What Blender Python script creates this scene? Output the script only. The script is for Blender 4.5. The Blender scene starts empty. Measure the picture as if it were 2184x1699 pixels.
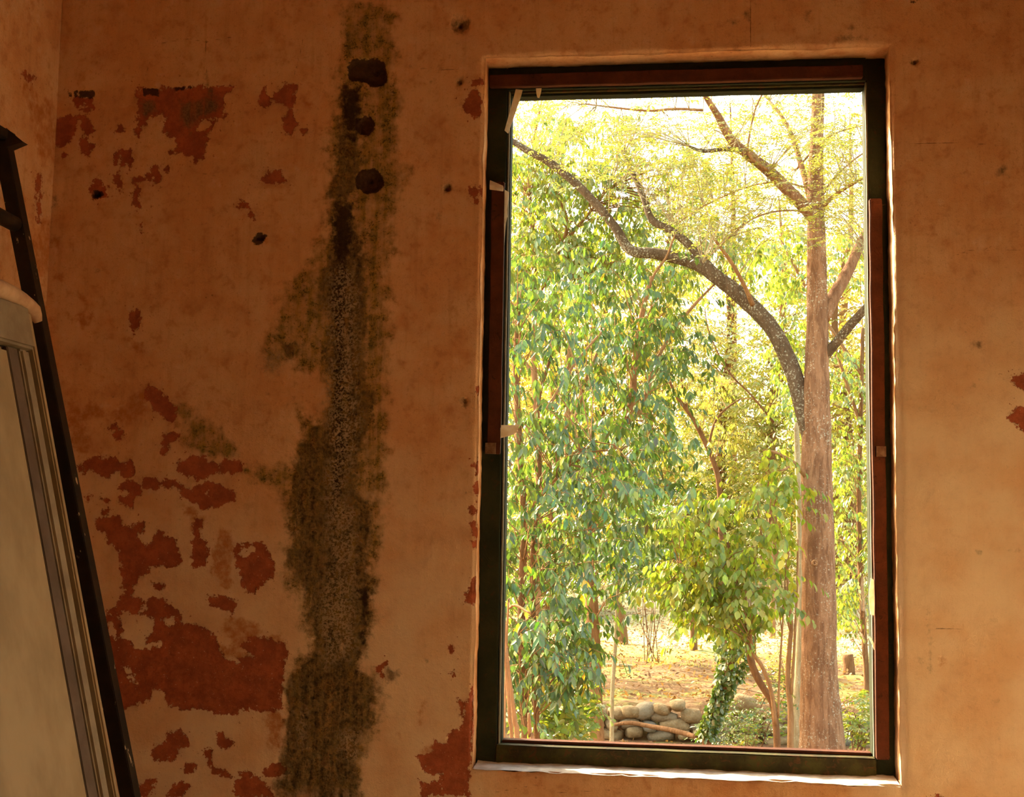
import bpy, bmesh, math, random
import numpy as np
from mathutils import Vector

random.seed(7)
RNG = np.random.default_rng(11)
C = bpy.context.scene.collection
SC = bpy.context.scene

# ------------------------------------------------------------------ camera
FPX, IW, IH = 2700.0, 2184.0, 1699.0
CAM = np.array([-0.0427, -3.2607, 1.6])
YAW, PITCH, ROLL = 0.1220, 0.1002, 0.0155
_f = np.array([-math.sin(YAW) * math.cos(PITCH), math.cos(YAW) * math.cos(PITCH), math.sin(PITCH)])
_r0 = np.array([math.cos(YAW), math.sin(YAW), 0.0])
_u0 = np.cross(_r0, _f)
_r = _r0 * math.cos(ROLL) + _u0 * math.sin(ROLL)
_u = -_r0 * math.sin(ROLL) + _u0 * math.cos(ROLL)
cam_data = bpy.data.cameras.new('camera')
cam = bpy.data.objects.new('camera', cam_data)
C.objects.link(cam)
from mathutils import Matrix
cam.matrix_world = Matrix(((_r[0], _u[0], -_f[0], CAM[0]), (_r[1], _u[1], -_f[1], CAM[1]), (_r[2], _u[2], -_f[2], CAM[2]), (0, 0, 0, 1)))
cam_data.sensor_width = 36.0
cam_data.lens = 36.0 * FPX / IW
cam_data.clip_start = 0.05
cam_data.clip_end = 400
SC.camera = cam

# ------------------------------------------------------------------ light
SUN_AZ, SUN_EL = math.radians(50), math.radians(35)      # azimuth left of the wall's outward normal
world = bpy.data.worlds.new('world')
SC.world = world
world.use_nodes = True
_nt = world.node_tree
_nt.nodes.clear()
_sky = _nt.nodes.new('ShaderNodeTexSky')
_sky.sky_type = 'NISHITA'
_sky.sun_disc = False
_sky.sun_elevation = SUN_EL
_sky.sun_rotation = -SUN_AZ
_sky.dust_density = 3.0
_sky.air_density = 1.2
_bg = _nt.nodes.new('ShaderNodeBackground')
_bg.inputs['Strength'].default_value = .5
_wo = _nt.nodes.new('ShaderNodeOutputWorld')
_wb = _nt.nodes.new('ShaderNodeMix')                   # the photograph's warm white balance
_wb.data_type = 'RGBA'
_wb.blend_type = 'MULTIPLY'
_wb.inputs[0].default_value = 1.0
_wb.inputs[7].default_value = (1.16, 1.0, .70, 1)
_nt.links.new(_sky.outputs[0], _wb.inputs[6])
_nt.links.new(_wb.outputs[2], _bg.inputs[0])
_nt.links.new(_bg.outputs[0], _wo.inputs[0])
sun_d = bpy.data.lights.new('sun', 'SUN')
sun_d.energy = 11.0
sun_d.angle = math.radians(0.7)
sun_d.color = (1.0, 0.86, 0.62)
sun = bpy.data.objects.new('sun', sun_d)
C.objects.link(sun)
TOSUN = Vector((-math.sin(SUN_AZ) * math.cos(SUN_EL), math.cos(SUN_AZ) * math.cos(SUN_EL), math.sin(SUN_EL)))
sun.rotation_euler = TOSUN.to_track_quat('Z', 'Y').to_euler()
sun.location = TOSUN * 60

SC.view_settings.view_transform = 'Standard'
SC.view_settings.look = 'None'
SC.view_settings.gamma = 1.0
SC.view_settings.use_curve_mapping = False
SC.view_settings.exposure = 1.33
SC.cycles.max_bounces = 8
SC.cycles.diffuse_bounces = 6
SC.cycles.glossy_bounces = 2
SC.cycles.transmission_bounces = 4

# ------------------------------------------------------------------ helpers
def ray(px, py):
    d = _f + _r * ((px - IW / 2) / FPX) - _u * ((py - IH / 2) / FPX)
    return d

def at(px, py, Y):                       # the point at depth Y behind the wall plane
    d = ray(px, py)
    t = (Y - CAM[1]) / d[1]
    return CAM + d * t

def at_x(px, py, X):
    d = ray(px, py)
    return CAM + d * ((X - CAM[0]) / d[0])

def project(P):
    d = P - CAM
    z = d @ _f
    return IW / 2 + FPX * (d @ _r) / z, IH / 2 - FPX * (d @ _u) / z, z

def mpp(p):                              # metres per pixel at a point
    return float((np.asarray(p) - CAM) @ _f) / FPX

def _hash(i, j, k, seed):
    h = (i.astype(np.int64) * 374761393 + j.astype(np.int64) * 668265263 + k.astype(np.int64) * 2147483647 + seed * 1274126177) & 0xffffffff
    h = ((h ^ (h >> 13)) * 1274126177) & 0xffffffff
    h = ((h ^ (h >> 15)) * 2246822519) & 0xffffffff
    return ((h ^ (h >> 16)) & 0xffffff) / float(0xffffff)

def vnoise(P, scale, seed=0):            # value noise in -1..1
    p = np.asarray(P, float) * scale
    i = np.floor(p).astype(np.int64)
    f = p - i
    f = f * f * (3 - 2 * f)
    out = 0
    for dx in (0, 1):
        for dy in (0, 1):
            for dz in (0, 1):
                w = (f[:, 0] if dx else 1 - f[:, 0]) * (f[:, 1] if dy else 1 - f[:, 1]) * (f[:, 2] if dz else 1 - f[:, 2])
                out = out + w * _hash(i[:, 0] + dx, i[:, 1] + dy, i[:, 2] + dz, seed)
    return out * 2 - 1

def fbm(P, scale, seed=0, octaves=4):
    a, s, o = 1.0, 0, 0
    for k in range(octaves):
        s = s + a * vnoise(P, scale * 2 ** k, seed + k * 17)
        o += a
        a *= 0.5
    return s / o

def mesh_from(name, V, F, mat=None, smooth=False, attrs=None):
    me = bpy.data.meshes.new(name)
    V = np.asarray(V, float)
    if isinstance(F, np.ndarray):
        n, k = F.shape
        me.vertices.add(len(V))
        me.vertices.foreach_set('co', V.ravel())
        me.loops.add(n * k)
        me.loops.foreach_set('vertex_index', F.astype(np.int32).ravel())
        me.polygons.add(n)
        me.polygons.foreach_set('loop_start', np.arange(0, n * k, k, dtype=np.int32))
        me.update(calc_edges=True)
    else:
        me.from_pydata([tuple(v) for v in V], [], F)
        me.update()
    if smooth:
        me.polygons.foreach_set('use_smooth', np.ones(len(me.polygons), dtype=bool))
    if attrs:
        for k, a in attrs.items():
            a = np.asarray(a, float)
            if a.ndim == 1:
                at_ = me.attributes.new(k, 'FLOAT', 'POINT')
                at_.data.foreach_set('value', a)
            else:
                at_ = me.attributes.new(k, 'FLOAT_COLOR', 'POINT')
                at_.data.foreach_set('color', np.concatenate([a, np.ones((len(a), 1))], 1).ravel())
    if mat is not None:
        me.materials.append(mat)
    return me

def add(name, me, parent=None):
    o = bpy.data.objects.new(name, me)
    C.objects.link(o)
    if parent is not None:
        o.parent = parent
        o.matrix_parent_inverse = Matrix.Translation(parent.location).inverted() if parent.type == 'EMPTY' and parent.parent is None else Matrix()
    return o

def tag(o, label, cat, group=None):
    o['label'] = label
    o['category'] = cat
    if group:
        o['group'] = group
    return o

def struct(o):
    o['kind'] = 'structure'
    return o

def thing(name, loc, label, cat, group=None):
    o = bpy.data.objects.new(name, None)
    o.location = [float(x) for x in loc]
    o.empty_display_size = 0.1
    C.objects.link(o)
    return tag(o, label, cat, group)

def box_vf(x0, x1, y0, y1, z0, z1):
    V = [(x, y, z) for x in (x0, x1) for y in (y0, y1) for z in (z0, z1)]
    F = [(0, 1, 3, 2), (4, 6, 7, 5), (0, 4, 5, 1), (2, 3, 7, 6), (0, 2, 6, 4), (1, 5, 7, 3)]
    return V, F

def box(name, x0, x1, y0, y1, z0, z1, mat, parent=None, bevel=0.0, wob=0.0, seed=0):
    V, F = box_vf(x0, x1, y0, y1, z0, z1)
    bm = bmesh.new()
    vs = [bm.verts.new(v) for v in V]
    for f in F:
        bm.faces.new([vs[i] for i in f])
    if wob:
        ext = (x1 - x0, y1 - y0, z1 - z0)
        ax = ext.index(max(ext))
        cuts = int(max(ext) / 0.04)
        es = [e for e in bm.edges if abs((e.verts[0].co - e.verts[1].co)[ax]) > max(ext) * .9]
        bmesh.ops.subdivide_edges(bm, edges=es, cuts=cuts, use_grid_fill=True)
    if bevel:
        es = [e for e in bm.edges if len(e.link_faces) == 2 and e.calc_face_angle(0) > 0.5]
        bmesh.ops.bevel(bm, geom=es, offset=bevel, segments=2, affect='EDGES', clamp_overlap=True)
    bmesh.ops.recalc_face_normals(bm, faces=bm.faces)
    if wob:
        bm.verts.ensure_lookup_table()
        P = np.array([v.co for v in bm.verts])
        d = np.stack([vnoise(P, 14, seed + k) for k in range(3)], 1) * wob
        for v, q in zip(bm.verts, d):
            v.co += Vector(q)
    me = bpy.data.meshes.new(name)
    bm.to_mesh(me)
    bm.free()
    me.materials.append(mat)
    return add(name, me, parent)

def smooth_path(pts, rad, step):
    """Catmull-Rom resampling of a polyline with radii."""
    P = np.asarray(pts, float)
    R = np.asarray(rad, float)
    if len(P) < 2:
        return P, R
    Pe = np.vstack([2 * P[0] - P[1], P, 2 * P[-1] - P[-2]])
    out, ro = [], []
    for i in range(len(P) - 1):
        p0, p1, p2, p3 = Pe[i], Pe[i + 1], Pe[i + 2], Pe[i + 3]
        n = max(2, int(np.linalg.norm(p2 - p1) / step))
        for t in np.linspace(0, 1, n, endpoint=False):
            out.append(0.5 * ((2 * p1) + (-p0 + p2) * t + (2 * p0 - 5 * p1 + 4 * p2 - p3) * t * t + (-p0 + 3 * p1 - 3 * p2 + p3) * t ** 3))
            ro.append(R[i] * (1 - t) + R[i + 1] * t)
    out.append(P[-1])
    ro.append(R[-1])
    return np.array(out), np.array(ro)

def tube_vf(P, R, seg=8, rough=0.0, seed=0, cap=True, wobble=0.0):
    P = np.asarray(P, float)
    R = np.asarray(R, float)
    n = len(P)
    T = np.gradient(P, axis=0)
    T /= np.linalg.norm(T, axis=1)[:, None] + 1e-9
    ref = np.array([0.3, 1.0, 0.2]) if abs(T[0] @ np.array([0, 1, 0])) < .9 else np.array([1.0, 0, 0.1])
    A = np.cross(T, ref)
    A /= np.linalg.norm(A, axis=1)[:, None] + 1e-9
    B = np.cross(T, A)
    th = np.linspace(0, 2 * math.pi, seg, endpoint=False)
    V = P[:, None, :] + R[:, None, None] * (np.cos(th)[None, :, None] * A[:, None, :] + np.sin(th)[None, :, None] * B[:, None, :])
    V = V.reshape(-1, 3)
    if rough:
        ctr = np.repeat(P, seg, 0)
        dirv = V - ctr
        q = V.copy()
        q[:, 2] *= 0.35
        k = 1 + rough * fbm(q, 9, seed, 3) + rough * .6 * vnoise(q, 45, seed + 5)
        V = ctr + dirv * k[:, None]
    i = np.arange(n - 1)[:, None] * seg
    j = np.arange(seg)[None, :]
    jn = (j + 1) % seg
    F = np.stack([i + j, i + jn, i + seg + jn, i + seg + j], -1).reshape(-1, 4)
    if cap:
        V = np.vstack([V, P[:1], P[-1:]])
        a, b = n * seg, n * seg + 1
        js = np.arange(seg)
        jn = (js + 1) % seg
        F = np.vstack([F, np.stack([np.full(seg, a), jn, js, js], -1), np.stack([np.full(seg, b), (n - 1) * seg + js, (n - 1) * seg + jn, (n - 1) * seg + jn], -1)])
    return V, F

def quads_clean(F):                      # quads with a repeated index become triangles
    return [tuple(f) if f[2] != f[3] else (f[0], f[1], f[2]) for f in F.tolist()]

def tube(name, P, R, mat, parent=None, seg=8, rough=0.0, seed=0, step=None):
    if step:
        P, R = smooth_path(P, R, step)
    V, F = tube_vf(P, R, seg, rough, seed)
    me = mesh_from(name, V, quads_clean(F), mat, smooth=True)
    return add(name, me, parent)

# ------------------------------------------------------------------ material helpers
class NT:
    def __init__(s, name):
        s.m = bpy.data.materials.new(name)
        s.m.use_nodes = True
        s.t = s.m.node_tree
        s.t.nodes.clear()
        s.out = s.t.nodes.new('ShaderNodeOutputMaterial')
    def n(s, typ, **kw):
        nd = s.t.nodes.new(typ)
        for k, v in kw.items():
            if k in nd.inputs:
                s.set(nd.inputs[k], v)
            else:
                setattr(nd, k, v)
        return nd
    def set(s, inp, v):
        if isinstance(v, bpy.types.NodeSocket):
            s.t.links.new(v, inp)
        else:
            if isinstance(v, tuple) and len(v) == 3 and inp.type == 'RGBA':
                v = v + (1.0,)
            inp.default_value = v
    def attr(s, name, col=False):
        a = s.n('ShaderNodeAttribute', attribute_name=name)
        return a.outputs['Color'] if col else a.outputs['Fac']
    def pos(s):
        return s.n('ShaderNodeNewGeometry').outputs['Position']
    def obj(s):
        return s.n('ShaderNodeTexCoord').outputs['Object']
    def map(s, v, scale):
        m = s.n('ShaderNodeMapping')
        s.set(m.inputs['Vector'], v)
        m.inputs['Scale'].default_value = scale
        return m.outputs[0]
    def noise(s, v, scale, detail=4.0, rough=0.55, dist=0.0):
        nd = s.n('ShaderNodeTexNoise', Scale=scale, Detail=detail, Roughness=rough, Distortion=dist)
        s.set(nd.inputs['Vector'], v)
        return nd.outputs['Fac']
    def voro(s, v, scale, feature='F1'):
        nd = s.n('ShaderNodeTexVoronoi', Scale=scale)
        nd.feature = feature
        s.set(nd.inputs['Vector'], v)
        return nd.outputs['Distance']
    def math(s, op, a, b=0.0, c=0.0, clamp=False):
        nd = s.n('ShaderNodeMath', operation=op, use_clamp=clamp)
        for i, v in enumerate((a, b, c)):
            s.set(nd.inputs[i], v)
        return nd.outputs[0]
    def step(s, v, lo, hi, to0=0.0, to1=1.0):
        nd = s.n('ShaderNodeMapRange')
        nd.interpolation_type = 'SMOOTHSTEP'
        s.set(nd.inputs['Value'], v)
        for k, q in (('From Min', lo), ('From Max', hi), ('To Min', to0), ('To Max', to1)):
            s.set(nd.inputs[k], q)
        return nd.outputs[0]
    def mix(s, f, a, b, mode='MIX'):
        nd = s.n('ShaderNodeMix', data_type='RGBA', blend_type=mode)
        s.set(nd.inputs[0], f)
        s.set(nd.inputs[6], a)
        s.set(nd.inputs[7], b)
        return nd.outputs[2]
    def bump(s, h, dist=0.01, strength=0.5, normal=None):
        nd = s.n('ShaderNodeBump', Strength=strength, Distance=dist)
        s.set(nd.inputs['Height'], h)
        if normal is not None:
            s.set(nd.inputs['Normal'], normal)
        return nd.outputs[0]
    def principled(s, col, rough=0.7, normal=None, spec=0.3, metal=0.0):
        nd = s.n('ShaderNodeBsdfPrincipled')
        s.set(nd.inputs['Base Color'], col)
        s.set(nd.inputs['Roughness'], rough)
        s.set(nd.inputs['Specular IOR Level'], spec)
        s.set(nd.inputs['Metallic'], metal)
        if normal is not None:
            s.set(nd.inputs['Normal'], normal)
        s.t.links.new(nd.outputs[0], s.out.inputs[0])
        return s.m

def simple_mat(name, c1, c2, scale=20, rough=0.7, bump=0.3, stretch=(1, 1, 1), spec=0.3, dist=0.003, lo=.35, hi=.65):
    n = NT(name)
    v = n.map(n.obj(), stretch)
    a = n.noise(v, scale, 6, .6)
    col = n.mix(n.step(a, lo, hi), c1, c2)
    return n.principled(col, rough, n.bump(a, dist, bump), spec)

# ------------------------------------------------------------------ traced wear on the walls
# letters name the close-ups the outlines were read from: origin x, origin y, scale
CROP = {'A': (0, 0, 3.034), 'B': (0, 540, 3.034), 'C': (0, 1100, 2.837), 'D': (500, 0, 3.034), 'E': (500, 540, 3.034),
        'F': (500, 1100, 2.837), 'T': (1500, 0, 3.193), 'P': (0, 0, 1.0)}
def poly(s):
    k, rest = s.split(':')
    ox, oy, sc = CROP[k]
    return [(ox + float(a.split(',')[0]) / sc, oy + float(a.split(',')[1]) / sc) for a in rest.split()]
def circ(k, x, y, rx, ry=None):
    ox, oy, sc = CROP[k]
    ry = ry or rx
    return [(ox + (x + rx * math.cos(t)) / sc, oy + (y + ry * math.sin(t)) / sc) for t in np.linspace(0, 2 * math.pi, 12, endpoint=False)]

PEEL = [poly(s) for s in (
 'A:458,635 540,628 550,660 520,690 500,692 470,665', 'A:555,640 600,632 604,700 580,730 545,720 520,708 550,690',
 'A:365,760 450,745 490,760 500,790 480,860 470,900 440,925 400,950 350,940 340,850 350,790',
 'A:490,750 540,735 580,770 600,810 597,860 575,890 565,915 605,940 600,980 575,1005 540,1000 515,960 520,890 545,870 525,820 530,790',
 'A:385,1000 410,978 435,995 430,1020 400,1028', 'A:755,855 765,810 785,800 800,830 785,860', 'A:875,835 905,835 910,880 890,897 875,870',
 'A:885,580 940,570 1030,572 1100,565 1260,560 1400,560 1525,555 1500,595 1450,610 1445,650 1450,720 1470,745 1440,760 1330,775 1280,800 1270,850 1330,850 1400,770 1380,830 1330,880 1355,890 1330,960 1335,1000 1290,1030 1270,1065 1245,1020 1200,1010 1180,985 1140,990 1105,1005 1105,980 1145,950 1140,880 1090,880 1060,850 1060,790 1075,760 1030,730 970,760 950,800 910,820 885,800 885,760 900,740 885,640',
 'A:730,1050 735,990 765,965 770,1040 745,1060', 'A:780,975 845,970 855,1040 840,1090 820,1050 800,1100 778,1080',
 'A:725,1160 765,1115 790,1165 795,1250 770,1240 760,1190 730,1175',
 'A:845,1150 920,1145 935,1165 890,1185 905,1220 890,1290 915,1340 910,1365 880,1345 858,1320 860,1290 875,1200 850,1165',
 'A:940,1150 945,1120 1000,1080 1040,1070 1030,1110 1055,1150 1045,1170 990,1195 1000,1150 970,1180',
 'A:590,1195 620,1150 660,1165 670,1200 705,1215 685,1240 690,1275 650,1290 610,1280 580,1240',
 'A:1535,1330 1560,1300 1590,1320 1625,1345 1640,1420 1625,1400 1595,1345 1550,1350', 'A:1065,1090 1085,1075 1085,1110 1068,1110',
 'A:905,1450 920,1440 925,1490 910,1495',
 'D:155,620 190,565 205,600 240,640 230,680 190,695 160,670',
 'D:245,640 300,570 330,540 410,545 405,575 385,610 395,650 380,700 385,750 405,800 400,840 360,870 320,850 315,760 350,730 345,690 300,670',
 'D:430,840 450,825 478,840 470,862 440,862', 'D:165,1160 230,1110 300,1105 310,1140 328,1165 310,1200 270,1185 240,1200 200,1195',
 'D:1540,515 1600,505 1605,545 1545,555', 'D:1510,620 1545,575 1575,590 1600,640 1605,745 1540,758 1480,710 1490,650',
 'D:1510,1210 1560,1200 1575,1240 1580,1310 1555,1330 1530,1290', 'D:1575,1210 1608,1200 1600,1290 1580,1260',
 'B:840,400 880,350 910,385 900,470 870,520 840,490 860,450 835,430',
 'B:960,850 990,860 1040,905 1100,945 1140,1000 1145,1060 1120,1095 1085,1085 1050,1050 1000,1030 960,960 940,900',
 'B:698,1120 750,1105 800,1160 795,1195 760,1215 735,1190 735,1150',
 'B:1055,1185 1090,1160 1160,1155 1155,1215 1095,1220 1095,1260 1070,1300 1045,1290',
 'B:500,1390 560,1340 640,1310 700,1320 740,1315 780,1350 840,1345 880,1390 870,1445 810,1450 760,1405 690,1450 640,1430 600,1400 540,1420',
 'B:1135,1340 1200,1330 1260,1310 1330,1310 1350,1345 1420,1380 1440,1330 1500,1325 1570,1350 1560,1415 1500,1430 1430,1410 1380,1430 1280,1470 1220,1450 1160,1420',
 'B:770,1490 820,1460 870,1480 915,1530 910,1570 870,1575 820,1535 760,1530', 'B:915,1470 950,1440 1040,1470 1130,1460 1180,1490 1195,1525 1160,1520 1080,1510 1000,1530 920,1525',
 'B:1165,1540 1230,1520 1330,1480 1420,1490 1460,1520 1525,1540 1525,1580 1480,1610 1400,1640 1310,1650 1260,1620 1200,1590 1170,1580',
 'B:770,1570 840,1565 860,1600 860,1650 820,1650 800,1620 765,1610', 'B:548,1575 590,1560 600,1590 560,1600', 'B:640,1580 705,1600 690,1615', 'B:655,1680 700,1635 720,1655 680,1699',
 'C:570,30 620,5 740,0 750,50 790,80 830,35 875,40 875,100 835,105 840,130 890,190 930,125 960,80 1000,120 1060,150 1085,190 1090,250 1100,290 1030,320 980,295 910,310 895,350 830,380 800,450 785,480 830,490 870,530 860,580 790,585 720,580 690,630 650,610 650,570 715,540 720,490 760,470 735,420 745,380 725,330 725,250 700,190 650,160 640,110 580,70',
 'C:620,630 660,600 720,580 790,585 880,570 890,520 930,480 1000,510 1035,550 1090,580 1100,650 1190,660 1260,680 1300,730 1320,790 1360,860 1420,880 1480,890 1530,940 1580,950 1640,870 1699,880 1699,1180 1600,1180 1500,1170 1400,1200 1300,1190 1200,1160 1100,1170 1010,1140 990,1050 910,1060 910,1100 830,1140 720,1185 700,1100 660,900',
 'C:920,410 960,402 995,430 960,455', 'C:1160,60 1190,0 1230,30 1210,80 1200,120 1250,160 1260,220 1235,300 1190,310 1150,300 1165,240 1155,170 1180,130',
 'C:1425,170 1500,155 1590,165 1630,230 1665,290 1650,370 1600,390 1590,430 1550,440 1540,470 1490,465 1460,420 1450,370 1430,300 1420,240',
 'C:1250,500 1330,480 1420,510 1425,550 1410,590 1360,570 1290,555',
 'C:910,1430 930,1390 990,1380 1010,1320 1090,1290 1150,1350 1140,1390 1060,1440 1080,1470 960,1480 920,1470', 'C:1315,1330 1350,1310 1400,1370 1390,1410 1340,1420 1315,1380',
 'C:1120,1500 1180,1490 1180,1540 1150,1565 1115,1540', 'C:1240,1500 1270,1470 1290,1520 1380,1540 1400,1590 1350,1580 1290,1550', 'C:1420,1610 1530,1575 1610,1610 1610,1660 1500,1660',
 'C:830,1699 870,1600 950,1590 920,1650 890,1699', 'C:1590,1540 1640,1505 1699,1500 1699,1580 1610,1580',
 'C:1000,1699 1030,1640 1090,1600 1150,1620 1120,1699', 'C:1440,1560 1500,1540 1560,1580 1480,1600', 'F:0,1600 80,1570 160,1600 220,1650 240,1699 0,1699', 'C:1210,1440 1240,1400 1280,1420 1260,1470',
 'F:1400,470 1430,400 1450,370 1480,350 1470,540 1425,530 1395,510',
 'F:1100,1450 1200,1430 1210,1350 1270,1380 1300,1300 1370,1280 1400,1150 1430,1050 1470,1000 1440,1280 1430,1420 1420,1699 1270,1680 1240,1600 1260,1570 1190,1560 1140,1530',
 'F:1130,1610 1240,1600 1280,1690 1130,1699', 'F:1345,1110 1390,1120 1400,1170 1380,1200 1360,1150', 'F:1290,790 1310,775 1330,800 1310,825', 'F:1305,950 1330,930 1330,965',
 'F:850,930 900,890 920,890 900,930 905,980 870,990 880,960', 'F:170,1540 230,1500 320,1520 300,1560 240,1580 180,1570',
 'F:100,740 170,740 310,770 320,830 280,1040 220,1150 0,1170 0,880 60,860 100,850 30,790',
 'E:1540,1350 1580,1340 1590,1400 1560,1430', 'E:1555,1480 1590,1470 1580,1560 1550,1570', 'E:1525,1640 1560,1600 1570,1690 1535,1699', 'E:1565,870 1595,860 1600,920 1570,930',
 'F:1425,40 1470,30 1470,130 1440,120', 'F:1430,150 1475,140 1470,195 1450,190',
 'P:2155,815 2165,797 2190,795 2190,830 2170,825 2160,815', 'P:2152,890 2165,870 2190,865 2190,925 2165,905', 'P:1978,1699 2000,1694 2015,1699')]
PEEL_HOLES = [poly(s) for s in (
 'C:720,600 760,578 900,600 935,650 930,690 880,740 890,765 975,755 970,785 870,800 815,805 780,760 725,735 740,670', 'C:735,905 770,915 830,1000 825,1020 790,1000 745,930',
 'C:650,640 680,640 720,740 700,750 660,700', 'C:970,625 1060,615 1060,645 1010,665', 'B:1330,1550 1345,1535 1352,1555 1335,1565', 'A:1285,800 1370,775 1340,840 1285,850', 'C:1455,190 1530,180 1540,210 1480,250 1450,230')]
FAINT = [poly(s) for s in (
 'B:425,400 500,410 620,395 625,430 570,460 530,500 500,450 440,440', 'B:385,130 415,118 410,180 390,180', 'B:520,270 565,270 560,310 530,320', 'A:345,1530 410,1525 400,1620 370,1640 340,1600',
 'B:705,1050 770,980 840,950 900,890 950,860 960,960 990,1020 920,1050 860,1080 780,1070', 'B:525,1010 560,975 630,970 690,1010 700,1050 660,1075 600,1050 530,1080', 'B:440,960 520,970 530,1080 590,1240 540,1320 470,1260 420,1050',
 'C:1280,250 1340,80 1390,90 1420,160 1400,260 1400,400 1380,460 1330,400 1280,340',
 'C:1330,700 1370,620 1450,610 1530,640 1590,700 1560,730 1640,740 1699,720 1699,850 1600,900 1500,860 1420,860 1340,850 1320,790 1380,790 1410,760',
 'F:190,1160 290,1190 300,1380 240,1440 190,1330', 'F:1105,1200 1150,1110 1150,1160 1120,1240', 'F:985,1310 1005,1305 1000,1340', 'D:470,670 500,658 518,672 490,690', 'B:840,560 920,580 900,630 850,620',
 'F:1130,1440 1210,1340 1270,1380 1380,1270 1400,1420 1300,1500', 'P:2003,1405 2018,1405 2018,1418 2005,1418', 'B:1210,1640 1280,1660 1280,1699 1200,1699', 'C:1150,0 1240,0 1240,60 1200,100 1160,80')]
BLACK = [poly(s) for s in (
 'A:440,590 470,590 472,632 440,635', 'A:478,590 498,590 498,625 478,628', 'A:512,588 610,585 612,632 512,634', 'A:925,575 1030,572 1030,620 930,618', 'A:1125,568 1250,560 1250,575 1130,585',
 'D:725,430 760,380 860,375 920,375 970,410 988,470 985,530 960,555 880,560 830,525 760,525 735,490',
 'D:775,1170 800,1110 850,1090 920,1095 960,1140 965,1200 940,1240 830,1258 790,1215', 'D:105,1550 150,1505 225,1520 190,1560 150,1590 120,1575', 'T:1405,0 1460,0 1435,20 1410,18')] + [
 circ('D', 845, 815, 68, 66), circ('A', 630, 1255, 34, 28)]
PITS = [(poly('D:725,430 760,380 860,375 920,375 970,410 988,470 985,530 960,555 880,560 830,525 760,525 735,490'), .012),
        (circ('D', 845, 815, 66), .012), (circ('D', 870, 1175, 85, 78), .012), (circ('D', 1460, 160, 66), .007), (circ('D', 1460, 165, 20), .03), (circ('D', 1460, 530, 24), .03), (circ('D', 1380, 1215, 26), .03),
        (circ('D', 910, 465, 12), .03), (circ('D', 843, 818, 12), .03), (circ('D', 872, 1175, 14), .03), (circ('A', 630, 1255, 30, 24), .025), (circ('D', 160, 1545, 40, 24), .02), (circ('E', 1490, 960, 26, 30), .01), (circ('P', 1953, 131, 8, 6), .03)]
SMUDGE = [poly(s) for s in (
 'A:1170,650 1300,640 1400,620 1440,700 1300,770 1230,860 1180,820 1150,740', 'A:900,640 1000,640 1020,720 940,770 900,720',
 'T:270,80 310,60 325,150 290,165', 'T:180,140 230,130 250,150 200,175', 'T:680,120 700,70 725,80 715,160 690,150', 'T:985,180 1020,160 1040,190 1010,215', 'T:915,250 980,235 1060,250 1110,265 1090,275 1000,270 880,300 850,300',
 'T:210,300 240,290 270,325 215,330', 'T:0,310 50,290 100,300 60,320', 'P:1978,1330 1983,1330 1988,1430 1982,1440', 'P:1980,1290 1982,1290 1984,1340 1980,1340', 'A:340,1260 370,1250 380,1340 340,1340', 'A:1320,480 1340,480 1390,660 1370,700 1340,640',
 'P:2070,728 2092,728 2092,742 2072,742', 'P:2125,355 2150,350 2150,375 2128,378', 'A:0,0 1,0 1,1', 'F:900,900 1000,930 990,1020 910,1000')] + [
 circ('D', 1460, 160, 68), circ('D', 1460, 530, 28), circ('D', 1380, 1215, 32, 34), circ('E', 1490, 960, 30, 36), circ('A', 630, 1255, 34), circ('P', 2075, 820, 6), circ('P', 2092, 811, 3), circ('P', 2088, 1178, 5), circ('P', 2122, 1322, 5),
 circ('P', 1963, 1405, 5), circ('P', 2122, 1496, 6, 4), circ('P', 2127, 1573, 4), circ('P', 1953, 131, 9, 7), circ('P', 2080, 62, 3), circ('P', 2035, 380, 3), circ('P', 2077, 583, 4), circ('P', 2163, 1174, 12, 3), circ('D', 1293, 525, 12),
 circ('D', 1325, 1390, 18), circ('D', 1140, 435, 10), circ('E', 1240, 213, 9), circ('E', 1310, 715, 8), circ('E', 1190, 740, 8), circ('E', 205, 905, 14, 10), circ('B', 625, 115, 14), circ('A', 645, 400, 8), circ('A', 1100, 58, 10, 6), circ('F', 1165, 875, 12)]
GREEN = [poly(s) for s in (
 'P:735,0 830,0 850,120 860,200 850,330 870,360 840,520 835,620 830,800 825,960 830,1040 820,1080 815,1160 800,1240 795,1330 775,1420 815,1440 820,1520 790,1600 770,1699 600,1699 600,1520 600,1450 650,1380 640,1300 600,1240 610,1120 600,1050 530,1030 520,1000 620,980 640,900 625,850 620,780 570,800 565,750 600,620 650,560 690,500 700,380 690,300 720,130', 'B:1120,980 1250,1000 1300,1050 1430,1120 1560,1290 1500,1340 1300,1300 1200,1200 1140,1060')]
GREEN_HOLES = [poly('P:632,795 672,795 690,860 685,895 650,900 630,850'), poly('E:720,800 690,300 700,250 740,260')[:3]]
DARK = [poly(s) for s in (
 'P:745,170 770,180 775,300 770,340 755,420 770,520 790,560 775,640 790,700 770,760 800,840 795,900 770,960 765,1040 800,1060 790,1160 800,1240 790,1340 770,1420 800,1450 815,1480 800,1540 770,1560 765,1640 775,1730 590,1730 600,1640 600,1470 640,1400 660,1380 650,1290 640,1250 610,1200 620,1100 610,1010 640,940 660,900 700,900 700,800 690,760 700,700 670,620 690,560 700,480 705,400 710,330 720,250 730,190',
 'P:610,1470 650,1450 690,1440 770,1450 815,1470 800,1550 740,1600 690,1620 610,1580', 'F:250,1590 330,1560 450,1530 560,1570 640,1640 680,1699 250,1699', 'P:600,730 645,740 640,770 605,780')]
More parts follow.
